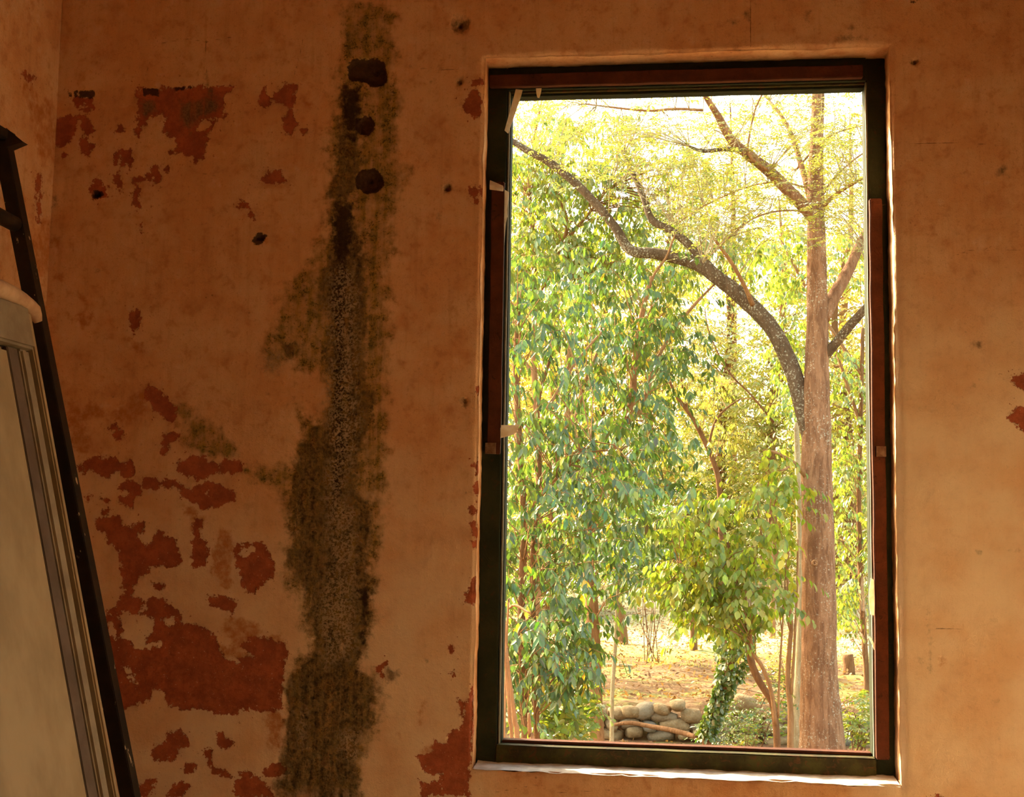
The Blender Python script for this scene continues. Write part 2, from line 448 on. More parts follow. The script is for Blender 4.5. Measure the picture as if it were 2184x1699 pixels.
CORE = [poly('P:715,430 755,430 750,520 740,600 745,650 735,720 745,780 735,850 745,950 730,1050 720,1060 705,1040 710,950 705,850 715,760 705,650 712,560 705,500'), poly('P:730,180 770,185 770,260 755,300 735,290 728,230'),
        poly('F:740,440 830,430 820,560 790,680 770,820 740,990 720,960 750,760 760,600')]
CRUST = [poly(s) for s in ('P:735,560 755,560 765,640 770,720 760,800 770,900 760,960 745,1010 735,1060 760,1100 760,1400 690,1430 670,1290 700,1200 690,1060 700,980 690,860 705,760 690,640 705,570', 'E:195,650 300,640 310,760 200,770', 'F:620,1300 790,1280 770,1480 640,1500', 'F:360,1180 440,1180 430,1400 380,1400', 'E:580,930 620,920 620,1040 590,1080')]
CRACK = [poly(s) for s in ('A:980,190 1030,285 1100,270 1220,250 1330,270 1500,240', 'A:1330,240 1335,470', 'A:970,400 940,500', 'D:300,0 440,80 510,150 580,160', 'D:445,240 420,370 380,500', 'P:2035,545 2070,533 2100,532 2115,525 2130,531 2184,534',
  'P:1915,305 2070,305 2150,312', 'T:320,0 322,320', 'T:710,0 715,280', 'P:2071,1306 2071,1360', 'P:1995,1340 2055,1340', 'A:1300,1120 1400,1140', 'E:300,280 400,270 560,290', 'P:1050,1690 1150,1672 1180,1690 1300,1685', 'D:1150,440 1300,450 1600,455', 'F:460,700 440,560 410,480', 'E:900,950 1100,955', 'E:980,1130 1100,1130')]

def seg_dist(U, V, pts, closed=True):
    d = np.full(len(U), 1e9)
    inside = np.zeros(len(U), bool)
    n = len(pts)
    for i in range(n if closed else n - 1):
        x0, y0 = pts[i]
        x1, y1 = pts[(i + 1) % n]
        dx, dy = x1 - x0, y1 - y0
        t = np.clip(((U - x0) * dx + (V - y0) * dy) / (dx * dx + dy * dy + 1e-9), 0, 1)
        d = np.minimum(d, np.hypot(U - x0 - t * dx, V - y0 - t * dy))
        if closed:
            cond = (y0 > V) != (y1 > V)
            with np.errstate(divide='ignore', invalid='ignore'):
                xi = (x1 - x0) * (V - y0) / (y1 - y0 + 1e-12) + x0
            inside ^= cond & (U < xi)
    return np.where(inside, d, -d) if closed else -d

def layer(U, V, polys, holes=(), pad=40.0, closed=True, norm=25.0):
    f = np.full(len(U), -pad)
    for group, sign in ((polys, 1), (holes, -1)):
        for p in group:
            a = np.array(p)
            m = (U > a[:, 0].min() - pad) & (U < a[:, 0].max() + pad) & (V > a[:, 1].min() - pad) & (V < a[:, 1].max() + pad)
            if not m.any():
                continue
            s = seg_dist(U[m], V[m], p, closed)
            f[m] = np.maximum(f[m], s) if sign > 0 else np.minimum(f[m], -s)
    return np.clip(f / norm, -1.6, 1.6)

# ------------------------------------------------------------------ plaster wall material
def plaster(name, masks=True):
    n = NT(name)
    v = n.pos()
    low = n.noise(v, 5, 3, .55)              # shared noises, coarse to fine
    n13 = n.noise(v, 13, 3, .6)
    n26 = n.noise(v, 26, 4, .68)
    n48 = n.noise(v, 48, 4, .68)
    fine = n.noise(v, 95, 4, .65)
    n160 = n.noise(v, 165, 4, .72)
    grit = n.noise(v, 420, 2, .6)
    brush = n.noise(n.map(v, (52, 52, 4.5)), 1.0, 4, .62)
    c0 = lambda q, amp: n.math('MULTIPLY', n.math('SUBTRACT', q, .5), amp)
    def sumf(*t):
        r = t[0]
        for q in t[1:]:
            r = n.math('ADD', r, q)
        return r
    col = n.mix(n.step(low, .38, .62), (.72, .385, .19), (.76, .47, .27))
    col = n.mix(n.math('MULTIPLY', n.step(n13, .47, .72), .55), col, (.60, .265, .115))
    col = n.mix(n.math('MULTIPLY', n.step(n13, .42, .22), .45), col, (.80, .58, .40))
    col = n.mix(n.math('MULTIPLY', n.step(n26, .52, .70), .42), col, (.50, .22, .095))
    col = n.mix(n.math('MULTIPLY', n.step(n26, .44, .28), .30), col, (.84, .56, .35))
    col = n.mix(n.math('MULTIPLY', n.step(brush, .5, .72), .30), col, (.52, .26, .12))
    col = n.mix(n.math('MULTIPLY', n.step(fine, .56, .70), .40), col, (.42, .19, .085))
    col = n.mix(n.math('MULTIPLY', n.step(grit, .56, .72), .35), col, (.36, .15, .07))
    speck = n.math('MULTIPLY', n.step(n.voro(v, 22), .085, .05), n.step(n13, .55, .62))
    col = n.mix(n.math('MULTIPLY', speck, .55), col, (.20, .085, .04))
    h = sumf(n.math('MULTIPLY', fine, .5), n.math('MULTIPLY', grit, .25), n.math('MULTIPLY', n13, .5), n.math('MULTIPLY', brush, .25))
    if masks:
        # pale paint low on the wall, with bounced sunlight painted in at right
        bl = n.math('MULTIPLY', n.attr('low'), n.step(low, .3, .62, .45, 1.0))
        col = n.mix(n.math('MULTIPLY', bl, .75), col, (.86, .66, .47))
        # green algae around the leak
        green = n.step(sumf(n.attr('green'), c0(n13, 3.2), c0(n48, 1.4)), -.4, .9)
        gcol = n.mix(n.step(n48, .38, .62), (.36, .215, .05), (.15, .115, .026))
        gop = n.step(n.math('ADD', n.math('MULTIPLY', brush, .6), n.math('MULTIPLY', n26, .6)), .42, .75, .35, .95)
        col = n.mix(n.math('MULTIPLY', green, gop), col, gcol)
        gr = n.step(n.math('ADD', n160, n.math('MULTIPLY', n26, .55)), .83, .93)
        col = n.mix(n.math('MULTIPLY', n.math('MULTIPLY', green, gr), .8), col, (.050, .042, .014))
        # thin and full losses of paint
        fm = n.step(sumf(n.attr('faint'), c0(n26, 2.2)), -.25, .30)
        col = n.mix(n.math('MULTIPLY', fm, n.step(n48, .32, .62, .25, .85)), col, (.50, .175, .05))
        pm = n.step(sumf(n.attr('peel'), c0(n48, 1.6), c0(n160, .6)), -.06, .04)
        spots = n.math('MULTIPLY', n.step(fine, .655, .675), n.step(n.attr('peel'), -1.5, -.5))
        pm = n.math('MAXIMUM', pm, spots)
        pm2 = n.math('MULTIPLY', pm, n.math('SUBTRACT', 1.0, n.math('MULTIPLY', n.step(n160, .66, .685), .85)))
        rcol = n.mix(n.step(n26, .35, .65), (.48, .130, .062), (.33, .086, .044))
        rcol = n.mix(n.math('MULTIPLY', n.step(fine, .5, .7), .5), rcol, (.24, .06, .026))
        col = n.mix(pm2, col, rcol)
        h = n.math('SUBTRACT', h, n.math('MULTIPLY', pm2, 1.1))
        sm = n.step(sumf(n.attr('smudge'), c0(n48, 1.6)), -.15, .45)
        sm = n.math('MULTIPLY', sm, n.step(brush, .3, .6, .35, .85))
        col = n.mix(sm, col, n.mix(n.step(n160, .4, .6), (.24, .15, .08), (.11, .075, .042)))
        # dark mould in the leak
        dm = n.step(sumf(n.attr('dark'), c0(n13, 3.2), c0(n48, 1.6)), -.35, .70)
        dcol = n.mix(n.step(fine, .38, .60), (.034, .026, .009), (.15, .092, .034))
        dcol = n.mix(n.math('MULTIPLY', n.step(n26, .52, .66), .7), dcol, (.20, .075, .03))
        col = n.mix(n.math('MULTIPLY', dm, n.step(n.math('ADD', n26, brush), .82, 1.14, .96, .45)), col, dcol)
        cm = n.step(sumf(n.attr('core'), c0(n48, 2.4)), -.2, .5)
        col = n.mix(n.math('MULTIPLY', cm, .9), col, (.036, .020, .010))
        crn = n.step(n.math('ADD', n160, n.math('MULTIPLY', n48, .35)), .63, .72)
        cr = n.math('MULTIPLY', n.step(sumf(n.attr('crust'), c0(n26, 3.4)), -.7, 1.1), crn)
        col = n.mix(n.math('MULTIPLY', cr, .8), col, (.52, .37, .23))
        h = sumf(h, n.math('MULTIPLY', cr, .8), n.math('MULTIPLY', n.math('MULTIPLY', dm, fine), 1.2))
        bk = n.step(sumf(n.attr('black'), c0(n48, .8)), -.05, .06)
        col = n.mix(n.math('MULTIPLY', bk, .93), col, n.mix(n.step(fine, .45, .7), (.040, .018, .010), (.075, .035, .018)))
        ck = n.math('MULTIPLY', n.step(n.math('ADD', n.attr('crack'), c0(n48, .12)), -.055, -.0), n.step(n26, .3, .55, .15, .9))
        col = n.mix(n.math('MULTIPLY', ck, .75), col, (.14, .065, .03))
        h = n.math('SUBTRACT', h, n.math('MULTIPLY', ck, .5))
    return n.principled(col, .88, n.bump(h, .006, .7), .12)

# ------------------------------------------------------------------ room shell
OX, OZ0, OZ1 = 0.53, 0.9823, 2.8515       # opening
REV, WALL_T = 0.085, 0.24                   # frame depth, wall thickness
XL = float(at(118, 300, 0)[0])              # room corner
XR, YB, ZC = 1.25, -4.7, 3.35

def lines(lo, hi, stp, must):
    xs = set(np.round(np.arange(lo, hi, stp), 5).tolist() + [hi])
    xs = np.array(sorted(xs))
    for m in must:
        xs[np.argmin(np.abs(xs - m))] = m
    return xs

gx = np.concatenate([lines(XL, 1.12, .005, (-OX, OX)), np.linspace(1.12, XR, 6)[1:]])
gz = np.concatenate([np.linspace(0, .74, 10)[:-1], lines(.74, 3.02, .005, (OZ0, OZ1)), np.linspace(3.02, ZC, 6)[1:]])
nx, nz = len(gx), len(gz)
GX, GZ = np.meshgrid(gx, gz, indexing='ij')
P = np.stack([GX.ravel(), np.zeros(nx * nz), GZ.ravel()], 1)
U_, V_, _ = project(P)
A_ = {'peel': layer(U_, V_, PEEL, PEEL_HOLES), 'faint': layer(U_, V_, FAINT), 'black': layer(U_, V_, BLACK), 'smudge': layer(U_, V_, SMUDGE),
      'green': layer(U_, V_, GREEN, GREEN_HOLES, 60), 'dark': layer(U_, V_, DARK), 'core': layer(U_, V_, CORE), 'crust': layer(U_, V_, CRUST),
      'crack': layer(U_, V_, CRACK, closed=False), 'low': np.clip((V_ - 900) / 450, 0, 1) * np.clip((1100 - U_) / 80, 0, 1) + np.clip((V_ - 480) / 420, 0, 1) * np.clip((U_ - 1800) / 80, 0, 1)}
yd = .0022 * fbm(P, 2.2, 3, 3) + .0009 * vnoise(P, 18, 5) + .0006 * vnoise(P, 60, 9)
yd += .0012 * np.clip((A_['peel'] + .2 * vnoise(P, 55, 2)) * 6, 0, 1)
yd += .004 * np.clip(A_['dark'] + .5, 0, 1) * np.abs(vnoise(P, 40, 12))
for pg, dep in PITS:
    a = np.array(pg)
    m = (U_ > a[:, 0].min() - 12) & (U_ < a[:, 0].max() + 12) & (V_ > a[:, 1].min() - 12) & (V_ < a[:, 1].max() + 12)
    s = seg_dist(U_[m], V_[m], pg) + 3 * vnoise(P[m], 60, 4)
    yd[m] += dep * np.clip(s / 7, 0, 1)
# worn, rounded edge of the opening
dxo = np.maximum(np.abs(P[:, 0]) - OX, 0)
dzo = np.maximum(np.maximum(OZ0 - P[:, 2], P[:, 2] - OZ1), 0)
de = np.hypot(dxo, dzo)
ew = .009 + .006 * vnoise(P, 9, 31) + np.where((P[:, 0] > OX - .01) & (P[:, 2] < 2.52), .014 + .004 * vnoise(P, 25, 33), 0)
yd += np.where(de < ew, .010 * (1 - de / np.maximum(ew, 1e-4)) ** 2, 0)
P[:, 1] = yd
on_edge = (de < 1e-6) & ((np.abs(np.abs(P[:, 0]) - OX) < 1e-6) | (np.abs(P[:, 2] - OZ0) < 1e-6) | (np.abs(P[:, 2] - OZ1) < 1e-6))
jit = vnoise(P, 12, 41) * .004 + vnoise(P, 45, 42) * .0022
P[:, 0] += np.where(on_edge & (np.abs(np.abs(GX.ravel()) - OX) < 1e-6), jit, 0)
P[:, 2] += np.where(on_edge & (np.abs(np.abs(GX.ravel()) - OX) >= 1e-6), jit, 0)
idx = np.arange(nx * nz).reshape(nx, nz)
cx = (gx[:-1] + gx[1:]) / 2
cz = (gz[:-1] + gz[1:]) / 2
keep = ~((np.abs(cx)[:, None] < OX) & ((cz > OZ0) & (cz < OZ1))[None, :])
F = np.stack([idx[:-1, :-1], idx[1:, :-1], idx[1:, 1:], idx[:-1, 1:]], -1)[keep]
# reveal: the border of the opening carried back through the wall
ix0, ix1 = int(np.argmin(np.abs(gx + OX))), int(np.argmin(np.abs(gx - OX)))
iz0, iz1 = int(np.argmin(np.abs(gz - OZ0))), int(np.argmin(np.abs(gz - OZ1)))
loop = [idx[i, iz0] for i in range(ix0, ix1)] + [idx[ix1, k] for k in range(iz0, iz1)] + [idx[i, iz1] for i in range(ix1, ix0, -1)] + [idx[ix0, k] for k in range(iz1, iz0, -1)]
loop = np.array(loop)
depths = [.006, .014, .025, .04, .055, .07, .08, REV + .01, .16, WALL_T]
base = P[loop].copy()
base[:, 0] = np.clip(base[:, 0], -OX, OX)
nm = np.zeros_like(base)                    # inward normals of the opening
flat = np.stack([GX.ravel()[loop], np.zeros(len(loop)), GZ.ravel()[loop]], 1)
nm[:, 0] = np.where(np.abs(flat[:, 0] - OX) < 1e-6, -1, np.where(np.abs(flat[:, 0] + OX) < 1e-6, 1, 0))
nm[:, 2] = np.where(np.abs(flat[:, 2] - OZ0) < 1e-6, 1, np.where(np.abs(flat[:, 2] - OZ1) < 1e-6, -1, 0))
rings = [loop]
allP = [P]
off = len(P)
for d in depths:
    q = flat.copy()
    q[:, 1] = d
    w = .0030 * vnoise(q, 16, 51) + .0014 * vnoise(q, 60, 52)
    q = q + nm * (w - .003)[:, None]
    q[:, 1] = np.maximum(d, yd[loop] + .002 * (1 + depths.index(d)))
    allP.append(q)
    rings.append(np.arange(off, off + len(loop)))
    off += len(loop)
RF = []
for a, b in zip(rings[:-1], rings[1:]):
    an, bn = np.roll(a, -1), np.roll(b, -1)
    RF.append(np.stack([a, b, bn, an], -1))
# outer face of the wall
last = rings[-1]
oc = np.array([(XL - .3, WALL_T, -1.2), (XR + .3, WALL_T, -1.2), (XR + .3, WALL_T, ZC + .3), (XL - .3, WALL_T, ZC + .3)])
allP.append(oc)
ob = off
cn = [0, ix1 - ix0, ix1 - ix0 + iz1 - iz0, 2 * (ix1 - ix0) + iz1 - iz0]
c4 = [last[c] for c in cn]
OF = np.array([[ob, c4[0], c4[1], ob + 1], [ob + 1, c4[1], c4[2], ob + 2], [ob + 2, c4[2], c4[3], ob + 3], [ob + 3, c4[3], c4[0], ob]])
VV = np.vstack(allP)
FF = np.vstack([F] + RF + [OF])
pad_n = len(VV) - len(P)
attrs = {}
for k, a in A_.items():
    ext = np.full(pad_n, -1.6 if k != 'low' else 0.0)
    if k == 'peel':                          # paint flaked off the left reveal here and there
        q = VV[len(P):]
        fl = (q[:, 0] < -OX + .02) & (q[:, 1] < .06)
        ext = np.where(fl, .75 * vnoise(q, 16, 77) - .30 + .9 * np.clip((1.75 - q[:, 2]) / 1.0, -.3, .45) - np.clip((q[:, 1] - .02) * 30, 0, 2), -1.6)
    attrs[k] = np.concatenate([a, ext])
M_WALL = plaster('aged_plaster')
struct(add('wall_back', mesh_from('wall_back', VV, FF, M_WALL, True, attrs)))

# left wall, with its own flaked strips near the corner
ly = np.concatenate([np.linspace(YB, -.9, 12)[:-1], np.arange(-.9, 0.0001, .01)])
lz = np.concatenate([np.linspace(0, .8, 8)[:-1], np.arange(.8, 3.05, .01), np.linspace(3.06, ZC, 5)])
LY, LZ = np.meshgrid(ly, lz, indexing='ij')
LP = np.stack([np.full(LY.size, XL), LY.ravel(), LZ.ravel()], 1)
u2, v2, z2 = project(LP)
near = LP[:, 1] > -1.0
u2 = np.where(near, u2, -9999)
LEFTP = [poly(s) for s in ('A:150,460 230,510 210,540 150,500', 'A:165,550 200,550 260,700 280,850 275,1010 245,1010 235,830 190,700', 'A:295,640 325,640 340,720 350,800 350,1000 320,1035 300,1010 290,720',
  'A:240,1120 260,1130 270,1250 265,1440 240,1450 235,1250', 'A:225,1699 235,1550 290,1420 330,1430 335,1699', 'B:230,0 330,0 320,80 290,180 250,130', 'B:300,330 325,330 320,420 300,440')]
la = {k: np.full(len(LP), -1.6) for k in A_}
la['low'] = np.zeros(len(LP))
la['peel'] = layer(u2, v2, LEFTP[:1] + LEFTP[3:4])
la['faint'] = layer(u2, v2, LEFTP[1:3] + LEFTP[4:]) + .12
LP[:, 0] += .002 * fbm(LP, 3, 8, 3)
li = np.arange(len(LP)).reshape(len(ly), len(lz))
LF = np.stack([li[:-1, :-1], li[1:, :-1], li[1:, 1:], li[:-1, 1:]], -1).reshape(-1, 4)
nb = len(LP)
LP = np.vstack([LP, [(XL - .3, YB - .3, 0), (XL - .3, WALL_T, 0), (XL - .3, WALL_T, ZC), (XL - .3, YB - .3, ZC)]])
LF = np.vstack([LF, [[nb, nb + 3, nb + 2, nb + 1]]])
la = {k: np.concatenate([a, np.full(4, -1.6)]) for k, a in la.items()}
struct(add('wall_left', mesh_from('wall_left', LP, LF, M_WALL, True, la)))
M_PLAIN = plaster('plain_plaster', False)
M_LIME = simple_mat('pale_limewash', (.80, .70, .52), (.70, .58, .40), 6, .85, .3)
struct(box('wall_right', XR, XR + .3, YB, 0, -.9, ZC, M_LIME))  # unseen wall, made pale and set close to bounce sun onto wall_back
struct(box('wall_front', XL, XR, YB - .3, YB, 0, ZC, M_PLAIN))
M_FLOOR = simple_mat('worn_floor', (.66, .50, .33), (.54, .38, .24), 6, .8, .3)
struct(box('floor', XL - .3, XR + .3, YB - .3, 0, -1.0, 0, M_FLOOR))
M_CEIL = simple_mat('old_ceiling', (.62, .42, .27), (.50, .32, .19), 5, .9, .3)
struct(box('ceiling', XL - .3, XR + .3, YB - .3, WALL_T, ZC, ZC + .15, M_CEIL))

# ------------------------------------------------------------------ window
def wood(name, c1, c2, c3, worn=.5):
    n = NT(name)
    v = n.obj()
    g = n.noise(n.map(v, (14, 14, 14)), 1.0, 6, .65)
    st = n.noise(n.map(v, (30, 30, 30)), 1.6, 5, .6, 1.2)
    col = n.mix(n.step(g, .35, .65), c1, c2)
    col = n.mix(n.math('MULTIPLY', n.step(st, worn, worn + .12), .75), col, c3)
    return n.principled(col, .75, n.bump(n.math('ADD', g, st), .004, .6), .12)
M_DARKW = wood('dark_green_paint', (.018, .024, .012), (.030, .034, .016), (.055, .026, .012), .58)
M_REDW = wood('bare_red_wood', (.105, .032, .014), (.070, .022, .011), (.030, .014, .008), .60)
M_GREENW = wood('mossy_green_paint', (.070, .062, .018), (.036, .028, .012), (.11, .045, .018), .54)
M_BEAD = wood('pale_putty', (.30, .27, .20), (.22, .20, .14), (.10, .07, .04), .62)
M_SILL = simple_mat('worn_sill', (.62, .58, .54), (.46, .40, .34), 25, .75, .4)
win = thing('window_1', (0, REV, OZ0), '', '')
del win['label'], win['category']
struct(win)
yA = REV
def X_(px, y):
    return float(at(px, 900, y)[0])
def Z_(py, y):
    return float(at(1447, py, y)[2])
xl, xr = X_(1070, yA), X_(1858, yA)                 # inner edges of the jambs
zr0, zr1 = Z_(1652, yA), Z_(1602, yA)               # bottom rail
zh = Z_(181, yA)                                     # underside of the head
gl0, gl1 = X_(1082, yA + .045), X_(1850, yA + .045)  # glass
gz0, gz1 = Z_(1589, yA + .045), Z_(201, yA + .045)
box('jamb', -OX - .004, xl, yA, yA + .085, OZ0 - .003, OZ1 + .003, M_DARKW, win, .003, .0012, 1)
box('jamb', xr, OX + .004, yA + .012, yA + .085, OZ0 - .003, OZ1 + .003, M_DARKW, win, .003, .0012, 2)
box('head', xl - .002, xr + .002, yA + .002, yA + .085, zh, OZ1 + .003, M_DARKW, win, .003, .0012, 3)
rail = box('bottom_rail', xl - .002, xr + .002, yA - .002, yA + .085, zr0 - .004, zr1, M_GREENW, win, .003, .0010, 4)
# loose strips nailed over the frame
zs0, zs1 = float(at(1055, 968, yA - .01)[2]), float(at(1055, 388, yA - .01)[2])
box('stop_strip', X_(1040, yA - .016), X_(1068, yA - .016), yA - .016, yA - .001, zs0, zs1, M_REDW, win, .002, .0012, 5)
zq0, zq1 = float(at(1870, 1618, yA)[2]), float(at(1870, 425, yA)[2])
box('stop_strip', X_(1861, yA - .01), X_(1888, yA - .01), yA - .010, yA + .011, zq0, zq1, M_REDW, win, .002, .0012, 6)
box('stop_strip', -OX + .004, OX - .060, yA - .020, yA + .001, Z_(174, yA - .02), Z_(148, yA - .02), M_REDW, win, .002, .0012, 7)
box('glazing_bead', X_(1074, yA + .02), X_(1077.5, yA + .02), yA + .012, yA + .05, zr1 + .001, zh - .001, M_BEAD, win, .0005, .0006, 8)
box('glazing_bead', X_(1854, yA + .02), X_(1858, yA + .02), yA + .014, yA + .05, zr1 + .001, zh - .001, M_BEAD, win, .0005, .0006, 9)
box('sash_stile', xl - .004, gl0, yA + .025, yA + .07, zr1 + .001, zh - .001, M_DARKW, win, .001, .0006, 10)
box('sash_stile', gl1, xr + .004, yA + .025, yA + .07, zr1 + .001, zh - .001, M_DARKW, win, .001, .0006, 11)
box('sash_rail', gl0, gl1, yA + .03, yA + .07, gz1, zh - .0005, M_DARKW, win, .002, .0008, 12)
box('sash_rail', gl0, gl1, yA + .035, yA + .07, zr1 + .0005, gz0, M_REDW, win, .002, .0008, 13)
zb = (gz1 + zh) / 2
box('glazing_bead', gl0, gl1, yA + .018, yA + .031, zb + .001, zb + .007, M_GREENW, win, .001, .0006, 14)
# pane
n = NT('clear_glass')
tr = n.n('ShaderNodeBsdfTransparent')
tr.inputs[0].default_value = (.97, .985, .975, 1)
gl = n.n('ShaderNodeBsdfGlossy')
gl.inputs['Roughness'].default_value = .02
fr = n.n('ShaderNodeLayerWeight')
fr.inputs['Blend'].default_value = .5
ms = n.n('ShaderNodeMixShader')
n.set(ms.inputs[0], n.math('ADD', .05, n.math('MULTIPLY', n.math('POWER', fr.outputs['Facing'], 5.0), .8)))
n.t.links.new(tr.outputs[0], ms.inputs[1])
n.t.links.new(gl.outputs[0], ms.inputs[2])
n.t.links.new(ms.outputs[0], n.out.inputs[0])
M_GLASS = n.m
box('pane', gl0 - .003, gl1 + .003, yA + .0705, yA + .0735, gz0 - .003, gz1 + .003, M_GLASS, win)
M_RUST = simple_mat('rusty_iron', (.10, .045, .022), (.20, .13, .08), 60, .6, .5)
box('latch_plate', X_(1036, yA - .02), X_(1058, yA - .02), yA - .022, yA - .015, Z_(972, yA), Z_(948, yA), M_RUST, win, .002)
box('latch_plate', X_(1868, yA - .012), X_(1889, yA - .012), yA - .014, yA - .009, float(at(1878, 974, yA)[2]), float(at(1878, 952, yA)[2]), M_RUST, win, .002)

# sill mortar in front of the frame
sill_n = 60
sx = np.linspace(-OX + .002, OX - .002, sill_n)
sy = np.linspace(.004, REV + .02, 7)
SXg, SYg = np.meshgrid(sx, sy, indexing='ij')
SP = np.stack([SXg.ravel(), SYg.ravel(), np.full(SXg.size, OZ0 + .004)], 1)
SP[:, 2] += .003 * vnoise(SP, 25, 3) + .0015 * vnoise(SP, 80, 4) - .006 * np.clip((.02 - SP[:, 1]) / .02, 0, 1) + .003 * np.clip((SP[:, 1] - .05) / .04, 0, 1)
si = np.arange(len(SP)).reshape(sill_n, 7)
SF = np.stack([si[:-1, :-1], si[1:, :-1], si[1:, 1:], si[:-1, 1:]], -1).reshape(-1, 4)
me = mesh_from('trim_1', SP, SF, M_SILL, True)
o = struct(add('trim_1', me))

# ------------------------------------------------------------------ torn paper on the frame
n = NT('old_paper')
v = n.obj()
pc = n.mix(n.step(n.noise(v, 60, 4), .35, .7), (.88, .82, .74), (.74, .62, .48))
d1 = n.n('ShaderNodeBsdfDiffuse')
n.set(d1.inputs[0], pc)
d2 = n.n('ShaderNodeBsdfTranslucent')
n.set(d2.inputs[0], n.mix(.5, pc, (.80, .62, .38)))
mx = n.n('ShaderNodeMixShader')
mx.inputs[0].default_value = .5
n.t.links.new(d1.outputs[0], mx.inputs[1])
n.t.links.new(d2.outputs[0], mx.inputs[2])
n.t.links.new(mx.outputs[0], n.out.inputs[0])
M_PAPER = n.m
def paper(label, left, right, Ys, curl=0.0, seed=0):
    """a strip given by its two edges in the picture and the depth of each station"""
    L = [at(px, py, y) for (px, py), y in zip(left, Ys)]
    Rr = [at(px, py, y + curl) for (px, py), y in zip(right, Ys)]
    L, _ = smooth_path(L, [1] * len(L), .006)
    Rr, _ = smooth_path(Rr, [1] * len(Rr), .006)
    m = min(len(L), len(Rr))
    L = L[np.linspace(0, len(L) - 1, m).astype(int)]
    Rr = Rr[np.linspace(0, len(Rr) - 1, m).astype(int)]
    V = []
    for a, b in zip(L, Rr):
        for t in (0, .25, .5, .75, 1):
            V.append(a * (1 - t) + b * t)
    V = np.array(V)
    V[:, 1] += .0012 * vnoise(V, 90, seed)
    base = V.mean(0)
    nv = len(V)
    Vb = V + np.array([0, .0005, 0])
    F = []
    for i in range(m - 1):
        for k in range(4):
            a = i * 5 + k
            F.append((a, a + 1, a + 6, a + 5))
            F.append((nv + a, nv + a + 5, nv + a + 6, nv + a + 1))
    me = mesh_from('paper_strip', np.vstack([V, Vb]) - base, F, M_PAPER, True)
    o = add('paper_strip', me)
    o.location = base
    return tag(o, label, 'paper', 'torn paper strips on the window frame')
yF = REV - .004
paper('long torn paper strip dangling at the top left corner of the window', [(1100, 190), (1088, 235), (1076, 278)], [(1115, 192), (1108, 215), (1084, 285)], [yF - .018, yF - .03, yF - .02], .004, 1)
paper('tiny pointed paper scrap hanging from the top of the window frame', [(1143, 188), (1144, 200), (1146, 208)], [(1155, 188), (1153, 200), (1150, 209)], [yF - .016, yF - .018, yF - .018], 0, 2)
paper('curled paper flap folded over the upper end of the left wooden strip', [(1045, 384), (1044, 395), (1044, 404)], [(1073, 396), (1074, 404), (1073, 408)], [yF - .022, yF - .03, yF - .022], 0, 3)
paper('narrow white paper tatter running down the inner left edge of the frame', [(1072, 402), (1072, 440), (1070, 470), (1069, 500), (1068, 560)], [(1086, 410), (1082, 448), (1083, 462), (1079, 475), (1073, 560)], [yF - .008, yF - .006, yF - .004, yF - .003, yF - .003], 0, 4)
paper('creased white paper tab sticking sideways into the view at mid height', [(1067, 934), (1090, 928), (1101, 922)], [(1067, 906), (1092, 906), (1109, 905)], [yF - .012, yF - .022, yF - .026], .002, 5)
paper('pale paper scrap stuck on the lower right edge of the window frame', [(1857, 1232), (1853, 1270), (1856, 1310)], [(1864, 1236), (1865, 1275), (1865, 1312)], [yF + .004, yF - .002, yF + .003], 0, 6)
paper('small frayed paper shred low on the right side of the window frame', [(1852, 1358), (1858, 1370), (1862, 1380)], [(1856, 1357), (1864, 1372), (1865, 1386)], [yF - .002, yF + .002, yF + .003], 0, 7)

# ------------------------------------------------------------------ leaning black iron frame
n = NT('black_iron_paint')
v = n.obj()
q = n.noise(v, 28, 5, .6)
edge = n.noise(n.map(v, (1, 1, .35)), 38, 4, .6)
col = n.mix(n.step(q, .4, .7), (.012, .009, .006), (.030, .018, .010))
col = n.mix(n.step(edge, .665, .68), col, (.62, .46, .30))
M_IRON = n.principled(col, .5, n.bump(q, .002, .3), .35)

def oriented_box(name, a, b, w, d, wdir, mat, parent, bevel=.002):
    """a bar from a to b, w wide along wdir and d deep along the third axis"""
    a, b = Vector(a), Vector(b)
    t = (b - a)
    ln = t.length
    t.normalize()
    wv = Vector(wdir)
    wv = (wv - t * wv.dot(t)).normalized()
    dv = t.cross(wv)
    bm = bmesh.new()
    vs = []
    for s in (0, ln):
        for i, j in ((-1, -1), (1, -1), (1, 1), (-1, 1)):
            vs.append(bm.verts.new(a + t * s + wv * (i * w / 2) + dv * (j * d / 2)))
    for f in ((3, 2, 1, 0), (4, 5, 6, 7), (0, 1, 5, 4), (1, 2, 6, 5), (2, 3, 7, 6), (3, 0, 4, 7)):
        bm.faces.new([vs[i] for i in f])
    bmesh.ops.recalc_face_normals(bm, faces=bm.faces)
    if bevel:
        bmesh.ops.bevel(bm, geom=list(bm.edges), offset=bevel, segments=2, affect='EDGES')
    me = bpy.data.meshes.new(name)
    bm.to_mesh(me)
    bm.free()
    me.materials.append(mat)
    return add(name, me, parent)

